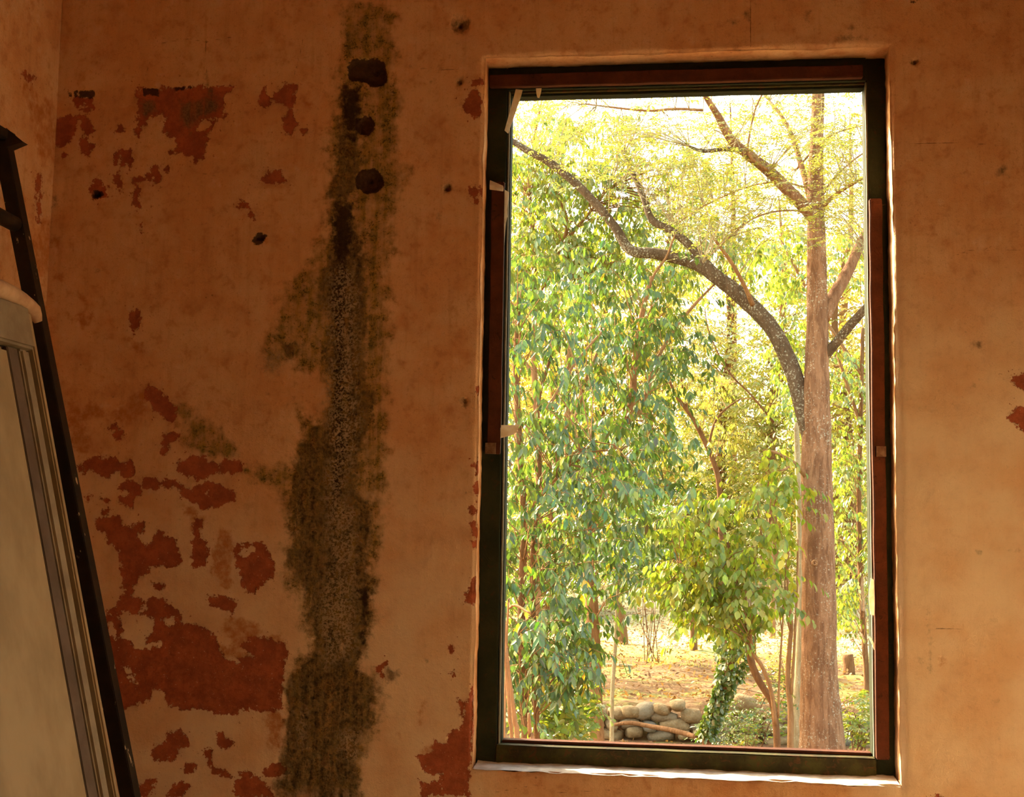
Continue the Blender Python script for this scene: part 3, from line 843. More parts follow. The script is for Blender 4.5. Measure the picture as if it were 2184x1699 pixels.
YF = -.33
tl = at(5, 300, YF)
bl = at(161, 1100, YF)
dirv = (tl - bl) / (tl[2] - bl[2])
foot = bl + dirv * (0.0 - bl[2])
top = tl.copy()
sh = XL + .022 - top[0]
frame = thing('metal_frame', (foot[0], YF - .5, 0), 'black iron frame with chipped paint leaning on the left wall', 'frame')
UPW = .036
def up(name, y):
    a = np.array([foot[0], y, 0.004])
    b = np.array([top[0], y, top[2]])
    return oriented_box(name, a, b, UPW, .036, (1, 0, 0), M_IRON, frame)
up('upright', YF)
up('upright', YF - 1.15)
def on_up(z, y, dx=0.0):
    k = z / top[2]
    return np.array([foot[0] * (1 - k) + top[0] * k + dx, y, z])
zc = at(30, 482, YF)[2]
cb = [on_up(zc, YF - .02), on_up(zc + .006, YF - .3), on_up(zc, YF - 1.14)]
tube('crossbar', cb, [.019] * 3, M_IRON, frame, 12, 0, 0, .05)
zc2 = .35
tube('crossbar', [on_up(zc2, YF - .02), on_up(zc2, YF - 1.14)], [.019] * 2, M_IRON, frame, 12)
tp = on_up(top[2] - .002, YF)
top_bar = oriented_box('top_bar', tp + np.array([0, .018, .012]), tp + np.array([0, -1.17, .012]), .05, .024, (1, 0, 0), M_IRON, frame)
V = np.array([tp + np.array(q) for q in ((.02, .012, .02), (.02, -.022, .028), (.062, .012, -.006), (.062, -.012, -.006), (.022, .012, -.022), (.022, -.022, -.022))])
add('end_plate', mesh_from('end_plate', V, [(0, 1, 3, 2), (2, 3, 5, 4), (0, 4, 5, 1), (0, 2, 4), (1, 5, 3)], M_IRON), top_bar)

# ------------------------------------------------------------------ leaning cream door
YD = -.49
d0 = at(62, 660, YD)
d1 = at(250, 1690, YD)
dv = (d0 - d1) / (d0[2] - d1[2])
dfoot = d1 + dv * (0.004 - d1[2])
ztop = at(55, 642, YD)[2]
dtop = d1 + dv * (ztop - d1[2])
tilt = Vector(dtop - dfoot)
HT = tilt.length
tz = tilt.normalized()
ty = Vector((0, -1, 0))
tn = ty.cross(tz).normalized()
if tn.x < 0:
    tn = -tn
M_CREAM = simple_mat('dusty_cream_paint', (.40, .29, .165), (.31, .215, .115), 9, .75, .35, (1, 1, .5))
M_GREY1 = simple_mat('grey_gasket', (.33, .26, .175), (.25, .19, .125), 14, .7, .3)
M_GREY2 = simple_mat('brown_grey_trim', (.155, .105, .075), (.115, .075, .05), 14, .6, .3)
M_SHADOWGAP = simple_mat('dark_groove', (.022, .014, .009), (.03, .02, .012), 14, .8, .2)
M_PINK = simple_mat('rounded_cap', (.66, .44, .28), (.50, .30, .18), 18, .75, .5)
door = thing('old_door', dfoot, 'old cream panelled door with grey edge trim leaning beside the black frame', 'door')
def dbox(name, u0, u1, w0, w1, n0, n1, mat, bevel=.003):
    o_ = Vector(dfoot)
    bm = bmesh.new()
    vs = [bm.verts.new(o_ + ty * u + tz * w + tn * q) for u in (u0, u1) for w in (w0, w1) for q in (n0, n1)]
    for f in ((0, 1, 3, 2), (4, 6, 7, 5), (0, 4, 5, 1), (2, 3, 7, 6), (0, 2, 6, 4), (1, 5, 7, 3)):
        bm.faces.new([vs[i] for i in f])
    bmesh.ops.recalc_face_normals(bm, faces=bm.faces)
    if bevel:
        bmesh.ops.bevel(bm, geom=list(bm.edges), offset=bevel, segments=2, affect='EDGES', clamp_overlap=True)
    me = bpy.data.meshes.new(name)
    bm.to_mesh(me)
    bm.free()
    me.materials.append(mat)
    return add(name, me, door)
DW = .95
dbox('backing', .004, DW - .004, .004, HT - .01, -.035, -.012, M_SHADOWGAP)
dbox('edge_lip', 0, .019, 0, HT - .03, -.036, .004, M_CREAM, .004)
dbox('edge_lip', DW - .026, DW, 0, HT - .03, -.036, .004, M_CREAM, .004)
dbox('outer_trim', .056, .094, .03, HT - .13, -.012, .010, M_GREY1, .006)
dbox('outer_trim', DW - .094, DW - .052, .03, HT - .13, -.012, .010, M_GREY1, .006)
dbox('inner_trim', .096, .140, .06, HT - .13, -.012, .002, M_GREY2, .002)
dbox('inner_trim', DW - .140, DW - .096, .06, HT - .13, -.012, .002, M_GREY2, .002)
dbox('panel', .152, DW - .152, .07, HT - .135, -.012, .010, M_CREAM, .012)
dbox('top_rail', .03, DW - .03, HT - .125, HT - .022, -.03, .014, M_GREY1, .006)
capP = [Vector(dfoot) + ty * u + tz * (HT + w) + tn * .0 for u, w in ((-.035, -.045), (-.02, -.022), (.03, -.006), (.12, .004), (.4, .008), (DW, .004))]
tube('top_cap', [tuple(p) for p in capP], [.010, .019, .021, .022, .022, .022], M_PINK, door, 12, .10, 3, .03)

# ------------------------------------------------------------------ ground outside
def terrain(x, y):
    z = np.full_like(x, -.78) + np.clip((y - 8.5) / 2.5, 0, 1) * .06
    st = np.clip((y - 11.2) / .25, 0, 1)
    z = z + st * .34
    z = z + np.clip(y - 11.4, 0, 14) * .004
    z = z + np.clip(y - 22, 0, 12) * .03 + np.clip(y - 34, 0, 80) * .16
    return z
n = NT('leaf_litter_ground')
v = n.pos()
a = n.noise(v, 9, 6, .7)
b = n.noise(v, 1.1, 4, .6)
c = n.noise(v, 45, 4, .7)
col = n.mix(n.step(a, .35, .65), (.16, .085, .042), (.25, .15, .08))
col = n.mix(n.math('MULTIPLY', n.step(c, .5, .7), .6), col, (.08, .043, .022))
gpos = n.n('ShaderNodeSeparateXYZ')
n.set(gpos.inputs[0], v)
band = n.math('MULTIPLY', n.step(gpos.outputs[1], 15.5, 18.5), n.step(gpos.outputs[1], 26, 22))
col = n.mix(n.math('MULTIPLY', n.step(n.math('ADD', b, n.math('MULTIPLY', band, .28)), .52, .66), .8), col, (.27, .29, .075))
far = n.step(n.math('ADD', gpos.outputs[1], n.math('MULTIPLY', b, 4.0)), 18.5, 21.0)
col = n.mix(n.math('MULTIPLY', far, .7), col, (.50, .42, .27))  # full sun on the far clearing, painted into the ground colour
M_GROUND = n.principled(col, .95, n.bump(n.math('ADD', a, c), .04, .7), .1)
tx = np.linspace(-30, 30, 160)
ty_ = np.concatenate([np.linspace(-14, -.02, 30), np.linspace(WALL_T - .02, 16, 130), np.linspace(16, 90, 110)[1:]])
TX, TY = np.meshgrid(tx, ty_, indexing='ij')
tz_ = terrain(TX.ravel(), TY.ravel())
TP = np.stack([TX.ravel(), TY.ravel(), tz_], 1)
TP[:, 2] += .05 * fbm(TP * np.array([1, 1, 0]), .7, 3, 3) * np.clip((TP[:, 1] - .5) / 2, 0, 1) + .025 * vnoise(TP * np.array([1, 1, 0]), 3, 8)
ti = np.arange(len(TP)).reshape(len(tx), len(ty_))
TF = np.stack([ti[:-1, :-1], ti[1:, :-1], ti[1:, 1:], ti[:-1, 1:]], -1).reshape(-1, 4)
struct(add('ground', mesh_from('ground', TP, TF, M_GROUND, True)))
def gz_at(x, y):
    return float(terrain(np.array([x]), np.array([y]))[0])

# ------------------------------------------------------------------ bark and leaf materials
def bark(name, c1, c2, lichen=.0, lc=(.62, .60, .48), scale=1.0):
    n = NT(name)
    v = n.pos()
    st = n.noise(n.map(v, (22 * scale, 22 * scale, 4 * scale)), 1.0, 6, .7, .6)
    fi = n.noise(v, 70 * scale, 5, .65)
    col = n.mix(n.step(st, .36, .64), c1, c2)
    col = n.mix(n.math('MULTIPLY', n.step(fi, .55, .75), .4), col, tuple(x * .45 for x in c1))
    if lichen:
        sp = n.noise(v, 60, 4, .65)
        pt = n.noise(v, 3.2, 3, .5)
        k = n.step(n.math('ADD', sp, n.math('MULTIPLY', pt, .35)), .80 - lichen, .88 - lichen)
        col = n.mix(n.math('MULTIPLY', k, .6), col, lc)
    return n.principled(col, .9, n.bump(n.math('ADD', st, n.math('MULTIPLY', fi, .4)), .025, .8), .1)
M_BARK = bark('speckled_bark', (.38, .20, .115), (.19, .092, .052), .025)
M_BARKG = bark('lichen_bark', (.16, .105, .068), (.09, .058, .036), .06)
M_TAN = bark('tan_bark', (.40, .22, .11), (.28, .14, .065))
M_PALE = bark('pale_bark', (.52, .42, .28), (.38, .28, .16), .04)
M_REDBROWN = bark('red_brown_bark', (.40, .20, .095), (.25, .115, .052))
M_BROWN = bark('brown_bark', (.25, .125, .06), (.16, .075, .035))

def leafmat(name, transl=.45, gloss=.10, rough=.32):
    n = NT(name)
    c = n.attr('col', True)
    d1 = n.n('ShaderNodeBsdfDiffuse')
    n.set(d1.inputs[0], c)
    d2 = n.n('ShaderNodeBsdfTranslucent')
    n.set(d2.inputs[0], n.mix(1.0, c, (1.6, 1.5, .55), 'MULTIPLY'))
    g = n.n('ShaderNodeBsdfGlossy')
    g.inputs['Roughness'].default_value = rough
    g.inputs[0].default_value = (1, .97, .86, 1)
    m1 = n.n('ShaderNodeMixShader')
    m1.inputs[0].default_value = transl
    n.t.links.new(d1.outputs[0], m1.inputs[1])
    n.t.links.new(d2.outputs[0], m1.inputs[2])
    m2 = n.n('ShaderNodeMixShader')
    m2.inputs[0].default_value = gloss
    n.t.links.new(m1.outputs[0], m2.inputs[1])
    n.t.links.new(g.outputs[0], m2.inputs[2])
    n.t.links.new(m2.outputs[0], n.out.inputs[0])
    return n.m
M_LEAF = leafmat('glossy_leaf')
M_LEAFB = leafmat('blue_green_leaf', .34, .065, .28)
M_LEAFS = leafmat('soft_leaf', .5, .04, .4)
M_LEAFD = leafmat('dry_leaf', .3, .02, .6)

# ------------------------------------------------------------------ leaves
def unit(a):
    return a / (np.linalg.norm(a, axis=-1, keepdims=True) + 1e-9)
FINE_S = [(.0, 0., 0.), (.28, -.40, .10), (.28, .40, .10), (.62, -.42, .10), (.62, .42, .10), (1., 0., -.10), (.30, 0., 0.), (.64, 0., -.03)]
FINE_F = np.array([(0, 2, 6), (0, 6, 1), (1, 6, 3), (6, 7, 3), (6, 2, 7), (2, 4, 7), (3, 7, 5), (7, 4, 5)])
COARSE_S = [(0., 0., 0.), (.45, -.45, .10), (1., 0., -.06), (.45, .45, .10), (.5, 0., 0.)]
COARSE_F = np.array([(0, 3, 4), (3, 2, 4), (2, 1, 4), (1, 0, 4)])
def leaf_vf(Pb, D, N, L, W, shape, faces):
    D = unit(D)
    S = unit(np.cross(D, N))
    N = np.cross(S, D)
    k = len(shape)
    V = np.zeros((len(Pb), k, 3))
    for i, (t, s, h) in enumerate(shape):
        V[:, i] = Pb + D * (t * L)[:, None] + S * (s * W)[:, None] + N * (h * W)[:, None]
    F = (np.arange(len(Pb))[:, None, None] * k + faces[None]).reshape(-1, 3)
    return V.reshape(-1, 3), F

class Leaves:
    def __init__(s):
        s.p, s.d, s.n, s.l, s.w, s.c = [], [], [], [], [], []
        s.tw = []
    def add(s, p, d, n, l, w, c):
        for a, b in zip((s.p, s.d, s.n, s.l, s.w, s.c), (p, d, n, l, w, c)):
            a.append(b)
    def cat(s):
        return [np.concatenate(a) for a in (s.p, s.d, s.n, s.l, s.w, s.c)]

PALETTES = {
 'blue':   np.array([(.062, .125, .036), (.044, .095, .034), (.085, .160, .036), (.14, .21, .035), (.060, .118, .045)]),
 'green':  np.array([(.14, .22, .04), (.18, .25, .045), (.11, .19, .04), (.22, .27, .05), (.30, .30, .05)]),
 'sap':    np.array([(.17, .25, .04), (.21, .28, .045), (.13, .21, .035), (.25, .29, .05), (.30, .29, .05)]),
 'yellow': np.array([(.36, .34, .075), (.44, .39, .09), (.28, .31, .06), (.48, .40, .11), (.40, .32, .09)]),
 'straw':  np.array([(.34, .31, .10), (.30, .32, .09), (.25, .29, .075), (.38, .32, .12), (.20, .25, .06)]),
 'ivy':    np.array([(.06, .13, .025), (.09, .17, .03), (.05, .10, .022), (.12, .20, .035), (.20, .24, .045)]),
 'litter': np.array([(.24, .125, .06), (.19, .088, .038), (.36, .22, .12), (.12, .06, .028), (.26, .15, .055)])}

def sprigs(LV, base, direc, length, k, ll, lw, pal, droop=.55, hang=1.0, side=.45, rng=RNG, cvar=.18, accent=0.0):
    """twigs with k leaflets each; base, direc (n,3)"""
    nS = len(base)
    direc = unit(direc)
    sd = unit(np.cross(direc, np.array([0, 0, 1.0])))
    cols = PALETTES[pal]
    for i in range(k):
        t = (i + .6) / k
        ln = length * (.8 + .4 * rng.random(nS))
        p = base + direc * (ln * t)[:, None]
        p[:, 2] -= droop * ln * t * t
        sg = (1 if i % 2 else -1)
        D = .35 * direc + sg * side * sd + np.array([0, 0, -hang]) + .15 * rng.normal(size=(nS, 3))
        N = direc * .75 + sd * sg * .25 + np.array([0, 0, .55]) + .2 * rng.normal(size=(nS, 3))
        L = ll * (.65 + .6 * rng.random(nS))
        W = lw * (.65 + .6 * rng.random(nS))
        c = cols[rng.integers(0, len(cols), nS)] * (1 + cvar * rng.normal(size=(nS, 1)))
        if accent:
            m = rng.random(nS) < accent
            c[m] = np.array([.55, .42, .04]) * (.8 + .4 * rng.random((m.sum(), 1)))
        LV.add(p, D, N, L, W, np.clip(c, .01, .9))
    e = base + direc * (length * .95)
    e[:, 2] -= droop * length * .85
    mid = base + direc * (length * .5)
    mid[:, 2] -= droop * length * .22
    LV.tw.append(np.stack([base, mid, e], 1))

def twig_vf(T, r):
    """three sided tubes through (n,3 stations,3)"""
    n = len(T)
    dirv = unit(T[:, 2] - T[:, 0])
    a = unit(np.cross(dirv, np.array([.2, .3, 1.0])))
    b = np.cross(dirv, a)
    V = np.zeros((n, 9, 3))
    for s in range(3):
        for q in range(3):
            th = q * 2.094
            V[:, s * 3 + q] = T[:, s] + (a * math.cos(th) + b * math.sin(th)) * (r * (1 - .3 * s))
    f = []
    for s in range(2):
        for q in range(3):
            f.append((s * 3 + q, s * 3 + (q + 1) % 3, s * 3 + 3 + (q + 1) % 3, s * 3 + 3 + q))
    F = (np.arange(n)[:, None, None] * 9 + np.array(f)[None]).reshape(-1, 4)
    return V.reshape(-1, 3), F

LEAFMESH = {}
def finish_leaves(LV, parent, mat, n_parts=0, fine=True, twig_r=.0022, twig_mat=None, name='foliage'):
    p, d, nn, l, w, c = LV.cat()
    if n_parts:
        # the leaves that show largest and nearest in the view become parts of their own
        u, v, z = project(p)
        vis = (u > 1085) & (u < 1845) & (v > 205) & (v < 1590)
        score = np.where(vis, l / z, 0) * (1.0 + .25 * RNG.random(len(l))) / (1 + .35 * np.maximum(z - np.percentile(z, 5), 0))
        order = np.argsort(-score)
        pick = order[:n_parts]
        pick = pick[score[pick] > 0]
        rest = np.setdiff1d(np.arange(len(l)), pick)
        Dn = unit(d)
        S = unit(np.cross(Dn, nn))
        N2 = np.cross(S, Dn)
        for i in pick:
            key = (mat.name,) + tuple(np.round(c[i] / np.array([.05, .05, .03])).astype(int))
            if key not in LEAFMESH:
                V, F = leaf_vf(np.zeros((1, 3)), np.array([[0, 1., 0]]), np.array([[0, 0, 1.]]), np.ones(1), np.full(1, 1.0), FINE_S, FINE_F)
                LEAFMESH[key] = mesh_from('leaf', V, F, mat, True, {'col': np.repeat(np.clip(np.array(key[1:]) * np.array([.05, .05, .03]), .012, 1)[None], len(V), 0)})
            o = bpy.data.objects.new('leaf', LEAFMESH[key])
            C.objects.link(o)
            o.parent = parent
            o.matrix_parent_inverse = Matrix.Translation(parent.location).inverted()
            x, y, zz = S[i] * w[i], Dn[i] * l[i], N2[i] * w[i]
            o.matrix_basis = Matrix(((x[0], y[0], zz[0], p[i, 0]), (x[1], y[1], zz[1], p[i, 1]), (x[2], y[2], zz[2], p[i, 2]), (0, 0, 0, 1)))
        p, d, nn, l, w, c = [q[rest] for q in (p, d, nn, l, w, c)]
    sh, fa = (FINE_S, FINE_F) if fine else (COARSE_S, COARSE_F)
    V, F = leaf_vf(p, d, nn, l, w, sh, fa)
    o = add(name, mesh_from(name, V, F, mat, True, {'col': np.repeat(c, len(sh), 0)}), parent)
    o['kind'] = 'stuff'
    if twig_mat is not None and LV.tw:
        V, F = twig_vf(np.concatenate(LV.tw), twig_r)
        o = add('twigs', mesh_from('twigs', V, F, twig_mat, True), parent)
        o['kind'] = 'stuff'

def limb_pts(spec, Y, wscale=1.0):
    """'x,y,w x,y,w ...' in the picture at depth Y (or Y0..Y1)"""
    pts, rad = [], []
    items = spec.split()
    Ys = np.linspace(Y[0], Y[1], len(items)) if isinstance(Y, (tuple, list)) else [Y] * len(items)
    for s, yy in zip(items, Ys):
        x, y, w = [float(q) for q in s.split(',')]
        p = at(x, y, yy)
        pts.append(p)
        rad.append(max(w * .5 * mpp(p) * wscale, .002))
    return np.array(pts), np.array(rad)

def limb(name, spec, Y, mat, parent, seg=8, rough=.06, seed=0, step=.06, ground=False):
    P_, R_ = limb_pts(spec, Y)
    if ground:
        g = gz_at(P_[0][0], P_[0][1]) - .06
        if P_[0][2] > g + .02:
            k = R_[0] * 1.12
            P_ = np.vstack([[P_[0][0], P_[0][1], g], P_])
            R_ = np.concatenate([[k], R_])
    o = tube(name, P_, R_, mat, parent, seg, rough, seed, step)
    return o, smooth_path(P_, R_, .1)[0]

def cloud(LV, ells, Y, n_cl, n_sp, k, ll, lw, pal, ln=.22, spread=.16, anchors=None, branches=None, rng=RNG, **kw):
    """clusters of sprigs inside picture-space ellipses placed at real depths; branches gets the connecting twigs"""
    for (ex, ey, rx, ry, wgt) in ells:
        m = max(1, int(n_cl * wgt))
        th = rng.random(m) * 2 * math.pi
        rr = np.sqrt(rng.random(m))
        ctr = np.array([at(ex + rx * r * math.cos(t), ey + ry * r * math.sin(t), yy) for r, t, yy in zip(rr, th, rng.uniform(Y[0], Y[1], m))])
        if anchors is not None and branches is not None:
            A = anchors
            for cpt in ctr[:: max(1, len(ctr) // 60)]:
                dd = np.linalg.norm(A - cpt + np.array([0, 0, .3]), axis=1)
                a = A[np.argmin(dd)]
                mid = (a + cpt) / 2 + np.array([0, 0, .12]) * np.linalg.norm(a - cpt) + rng.normal(size=3) * .03
                branches.append(np.array([a, mid, cpt]))
        base = np.repeat(ctr, n_sp, 0) + rng.normal(size=(m * n_sp, 3)) * spread * .5
        az = rng.random(m * n_sp) * 2 * math.pi
        dr = np.stack([np.cos(az), np.sin(az), rng.uniform(-.15, .5, m * n_sp)], 1)
        sprigs(LV, base, dr, ln, k, ll, lw, pal, rng=rng, **kw)

def branch_mesh(branches, mat, parent, r=.007, name='branches'):
    V, F = twig_vf(np.array(branches), r)
    o = add(name, mesh_from(name, V, F, mat, True), parent)
    o['kind'] = 'stuff'

# ------------------------------------------------------------------ the big forked tree
YT = 8.3
b0 = at(1752, 1600, YT)
tree = thing('forked_tree', (b0[0], b0[1], gz_at(b0[0], b0[1])), 'tall forked tree with thick speckled trunk at the right of the window view', 'tree')
anch = []
big_trunk, a_ = limb('trunk', '1758,1660,112 1754,1600,98 1750,1520,86 1747,1440,76 1746,1300,72 1745,1150,68 1742,1000,64 1741,900,60 1742,800,52 1743,700,46 1743,600,42 1741,500,38 1740,400,34 1742,300,29 1745,200,26 1748,60,20 1752,-120,12', (YT, YT), M_BARK, tree, 28, .07, 1, .035, True)
anch.append(a_)
for i, (nm_, sp, yy, mt, sg) in enumerate((
  ('limb', '1738,960,44 1718,885,40 1690,790,36 1650,705,34 1592,642,35 1530,592,31 1480,560,28 1400,541,24 1345,533,22 1310,482,20 1250,412,18 1180,352,17 1120,318,14 1060,280,10', (YT - .02, YT + .6), M_BARKG, 14),
  ('limb', '1530,590,22 1470,522,18 1425,488,17 1390,468,16 1372,420,14 1350,370,12 1330,330,8', (YT + .2, YT + .7), M_BARKG, 10),
  ('limb', '1605,650,12 1588,610,9 1560,560,8 1520,505,6', (YT + .1, YT - .3), M_TAN, 8),
  ('limb', '1742,470,30 1700,425,27 1640,365,24 1590,325,22 1560,298,20 1530,245,15 1505,205,12 1480,150,9', (YT, YT - .7), M_BARK, 12),
  ('limb', '1580,320,11 1545,318,9 1500,322,8 1470,312,5', (YT - .5, YT - .8), M_BARKG, 8),
  ('limb', '1735,460,14 1722,400,14 1708,350,12 1690,292,10 1665,245,8 1640,215,6', (YT - .02, YT + .7), M_BARK, 8),
  ('limb', '1755,680,30 1782,625,28 1810,575,25 1835,520,21 1862,470,17 1890,420,12', (YT + .02, YT + .5), M_BARK, 12),
  ('limb', '1755,765,22 1785,728,20 1812,695,20 1842,662,18 1880,620,14', (YT + .02, YT - .4), M_BARKG, 10),
  ('limb', '1722,1018,14 1705,998,12 1690,985,10 1668,972,8 1650,963,7 1628,960,3', (YT - .05, YT - .3), M_TAN, 8),
  ('limb', '1690,986,6 1676,1000,5 1660,1003,3', (YT - .2, YT - .3), M_TAN, 6),
  ('limb', '1748,455,10 1770,425,8 1805,400,7 1850,376,5', (YT, YT - .4), M_TAN, 6),
  ('limb', '1746,430,6 1775,385,5 1810,350,4 1850,320,3', (YT, YT + .3), M_TAN, 6),
  ('limb', '1700,360,5 1740,315,4 1780,285,3 1850,265,2', (YT + .3, YT), M_TAN, 6),
  ('limb', '1720,400,4 1660,388,4 1590,400,3 1500,440,2.5 1440,480,2', (YT, YT - .5), M_TAN, 6),
  ('limb', '1640,365,6 1598,330,5 1600,280,4 1612,230,4 1626,200,3', (YT - .4, YT - .6), M_TAN, 6),
  ('limb', '1740,450,5 1660,450,4 1600,470,3 1540,520,3 1500,560,2', (YT, YT - .6), M_TAN, 6),
  ('limb', '1500,235,6 1440,232,6 1380,236,5 1300,228,4 1250,222,3', (YT - .6, YT - .4), M_TAN, 6))):
    o, a_ = limb(nm_, sp, yy, mt, tree, sg, .06, 10 + i, .05)
    anch.append(a_)
anch = np.concatenate(anch)
kn = at(1738, 1200, YT - .17)
th = np.linspace(0, 2 * math.pi, 14, endpoint=False)
ring = np.array([kn + .020 * np.array([math.cos(t), 0, math.sin(t)]) for t in np.append(th, th[0])])
tube('knot', ring, [.008] * 15, M_TAN, big_trunk, 6)
LV = Leaves()
br = []
cloud(LV, [(1700, 260, 150, 80, 1.2), (1560, 380, 110, 80, .8), (1420, 300, 120, 70, 1.0), (1200, 250, 130, 50, .6), (1800, 380, 70, 120, 1.0), (1640, 440, 90, 60, .5), (1280, 330, 90, 50, .35), (1500, 470, 80, 60, .4), (1700, 60, 260, 120, .8), (1350, 110, 200, 80, .5), (1950, 300, 90, 180, .5)],
      (YT - 1.1, YT + 1.1), 62, 7, 16, .036, .012, 'straw', ln=.20, spread=.30, anchors=anch, branches=br, droop=.25, hang=.25, side=.9)
branch_mesh(br, M_PALE, tree, .005)
finish_leaves(LV, tree, M_LEAF, 0, False, .0014, M_PALE)

# ------------------------------------------------------------------ leafy trees on the left
def leafy_tree(label, name, base_px, Yb, limbs, ells, Yr, n_cl, n_sp, k, ll, lw, pal, mat, parts, seed, ln=.24, fine=True, branch_r=.006, extra=(), leaf=None, **kw):
    rng = np.random.default_rng(seed)
    b = at(base_px[0], base_px[1], Yb)
    t = thing(name, (b[0], b[1], gz_at(b[0], b[1])), label, 'tree')
    an = []
    for i, (nm_, sp, yy, mt, sg, gr) in enumerate(limbs):
        o, a_ = limb(nm_, sp, yy, mt, t, sg, .07, seed + i, .06, gr)
        an.append(a_)
    an = np.concatenate(an)
    LV = Leaves()
    br = []
    cloud(LV, ells, Yr, n_cl, n_sp, k, ll, lw, pal, ln=ln, anchors=an, branches=br, rng=rng, **kw)
    for ex_e, ex_y in extra:
        cloud(LV, ex_e, ex_y, n_cl, n_sp, k, ll * 1.6, lw * 1.7, pal, ln=ln * 1.6, anchors=an, branches=br, rng=rng, **kw)
    if br:
        branch_mesh(br, mat, t, branch_r)
    finish_leaves(LV, t, leaf or M_LEAF, parts, fine, .0022, mat)
    return t

leafy_tree('leafy tree with drooping glossy leaves filling the left edge of the window view', 'leafy_tree', (1120, 1600), 6.0,
  [('trunk', '1122,1600,20 1118,1500,19 1112,1300,17 1118,1100,15 1105,900,14 1100,760,12 1108,640,9', (6.0, 6.3), M_BROWN, 10, True),
   ('trunk', '1145,1600,14 1140,1400,13 1136,1200,12 1150,1000,11 1148,860,9 1175,760,7', (6.1, 6.5), M_BROWN, 8, True),
   ('limb', '1112,1110,10 1160,1050,8 1215,990,6 1260,940,4', (6.1, 5.8), M_TAN, 6, False),
   ('limb', '1148,905,10 1180,850,8 1230,770,6 1290,700,4', (6.3, 6.6), M_TAN, 6, False)],
  [(1150, 1370, 110, 120, 1.4), (1200, 1420, 75, 60, .7), (1140, 1180, 100, 110, .8), (1170, 1000, 120, 110, .9), (1150, 830, 110, 110, .7), (1130, 660, 90, 110, .6), (1250, 1130, 80, 90, .5), (1290, 1020, 90, 70, .5), (1020, 1200, 70, 350, .8), (1020, 750, 70, 250, .4)],
  (5.4, 7.0), 24, 5, 9, .082, .033, 'blue', M_TAN, 300, 101, accent=.02, spread=.28, leaf=M_LEAFB)

leafy_tree('slender tree with curving tan limbs and blue green leaves left of centre', 'leafy_tree', (1268, 1590), 8.0,
  [('trunk', '1272,1590,36 1269,1500,33 1267,1420,31 1262,1300,29 1255,1200,24 1262,1100,20 1300,980,19 1322,920,18 1345,870,17 1352,800,14 1360,720,12 1376,640,11 1390,590,9', (8.0, 8.4), M_REDBROWN, 14, True),
   ('limb', '1330,905,12 1362,880,12 1378,840,10 1400,770,8 1440,700,7 1490,640,6 1530,600,4', (8.3, 8.6), M_TAN, 8, False),
   ('limb', '1380,630,7 1395,585,6 1420,550,5 1440,500,4', (8.4, 8.6), M_TAN, 6, False),
   ('limb', '1225,905,10 1240,840,9 1262,780,8 1290,730,6 1340,735,4', (8.2, 8.5), M_TAN, 6, False),
   ('trunk', '1215,1100,14 1210,950,15 1210,870,15 1212,780,14 1215,730,13', (8.6, 8.6), M_TAN, 8, False)],
  [(1330, 1000, 110, 90, .9), (1390, 830, 90, 110, .8), (1300, 760, 110, 100, .8), (1320, 1130, 90, 60, .6), (1430, 1000, 60, 60, .5), (1260, 640, 120, 80, .8), (1370, 640, 100, 60, .6), (1440, 720, 60, 80, .4), (1325, 1235, 50, 45, .35), (1250, 870, 70, 80, .4)],
  (7.3, 9.2), 21, 5, 9, .088, .034, 'blue', M_TAN, 300, 202, accent=.02, spread=.3, leaf=M_LEAFB)

leafy_tree('tall background tree with bright thin foliage above the upper left of the view', 'leafy_tree', (1140, 1560), 10.5,
  [('trunk', '1140,1560,20 1145,1300,18 1150,1000,16 1140,800,14 1140,620,12 1136,500,10 1130,420,8', (10.5, 10.5), M_TAN, 8, True),
   ('limb', '1142,640,9 1185,560,9 1200,520,9 1210,480,8 1200,440,7 1175,410,5', (10.5, 10.2), M_TAN, 6, False),
   ('limb', '1200,520,8 1260,450,6 1300,400,4', (10.3, 10), M_TAN, 6, False),
   ('limb', '1215,590,8 1208,540,8 1200,515,8', (10.3, 10.3), M_TAN, 6, False),
   ('limb', '1140,800,12 1000,640,11 820,540,10 600,500,8 400,470,5', (10.5, 13.5), M_TAN, 8, False)],
  [(1150, 400, 80, 120, 1.3), (1250, 470, 110, 110, 1.4), (1180, 560, 110, 80, 1.0), (1350, 400, 100, 100, 1.0), (1300, 570, 100, 70, .8), (1420, 560, 90, 60, .6), (1460, 420, 70, 90, .7), (1250, 290, 150, 60, .8), (1560, 520, 60, 60, .4), (1030, 450, 80, 160, .5), (900, 300, 110, 160, .3), (760, 350, 120, 170, .4)],
  (9.6, 11.4), 26, 6, 9, .085, .036, 'green', M_TAN, 120, 303, extra=[([(640, 520, 260, 170, 3.0), (420, 480, 200, 150, 1.6), (840, 600, 120, 120, .9)], (12.0, 16.5)), ([(720, 830, 210, 140, 2.6), (500, 800, 120, 140, 1.0)], (13.0, 17.0))])  # unseen leaf masses left of view, added to shade trunk, stones and ground

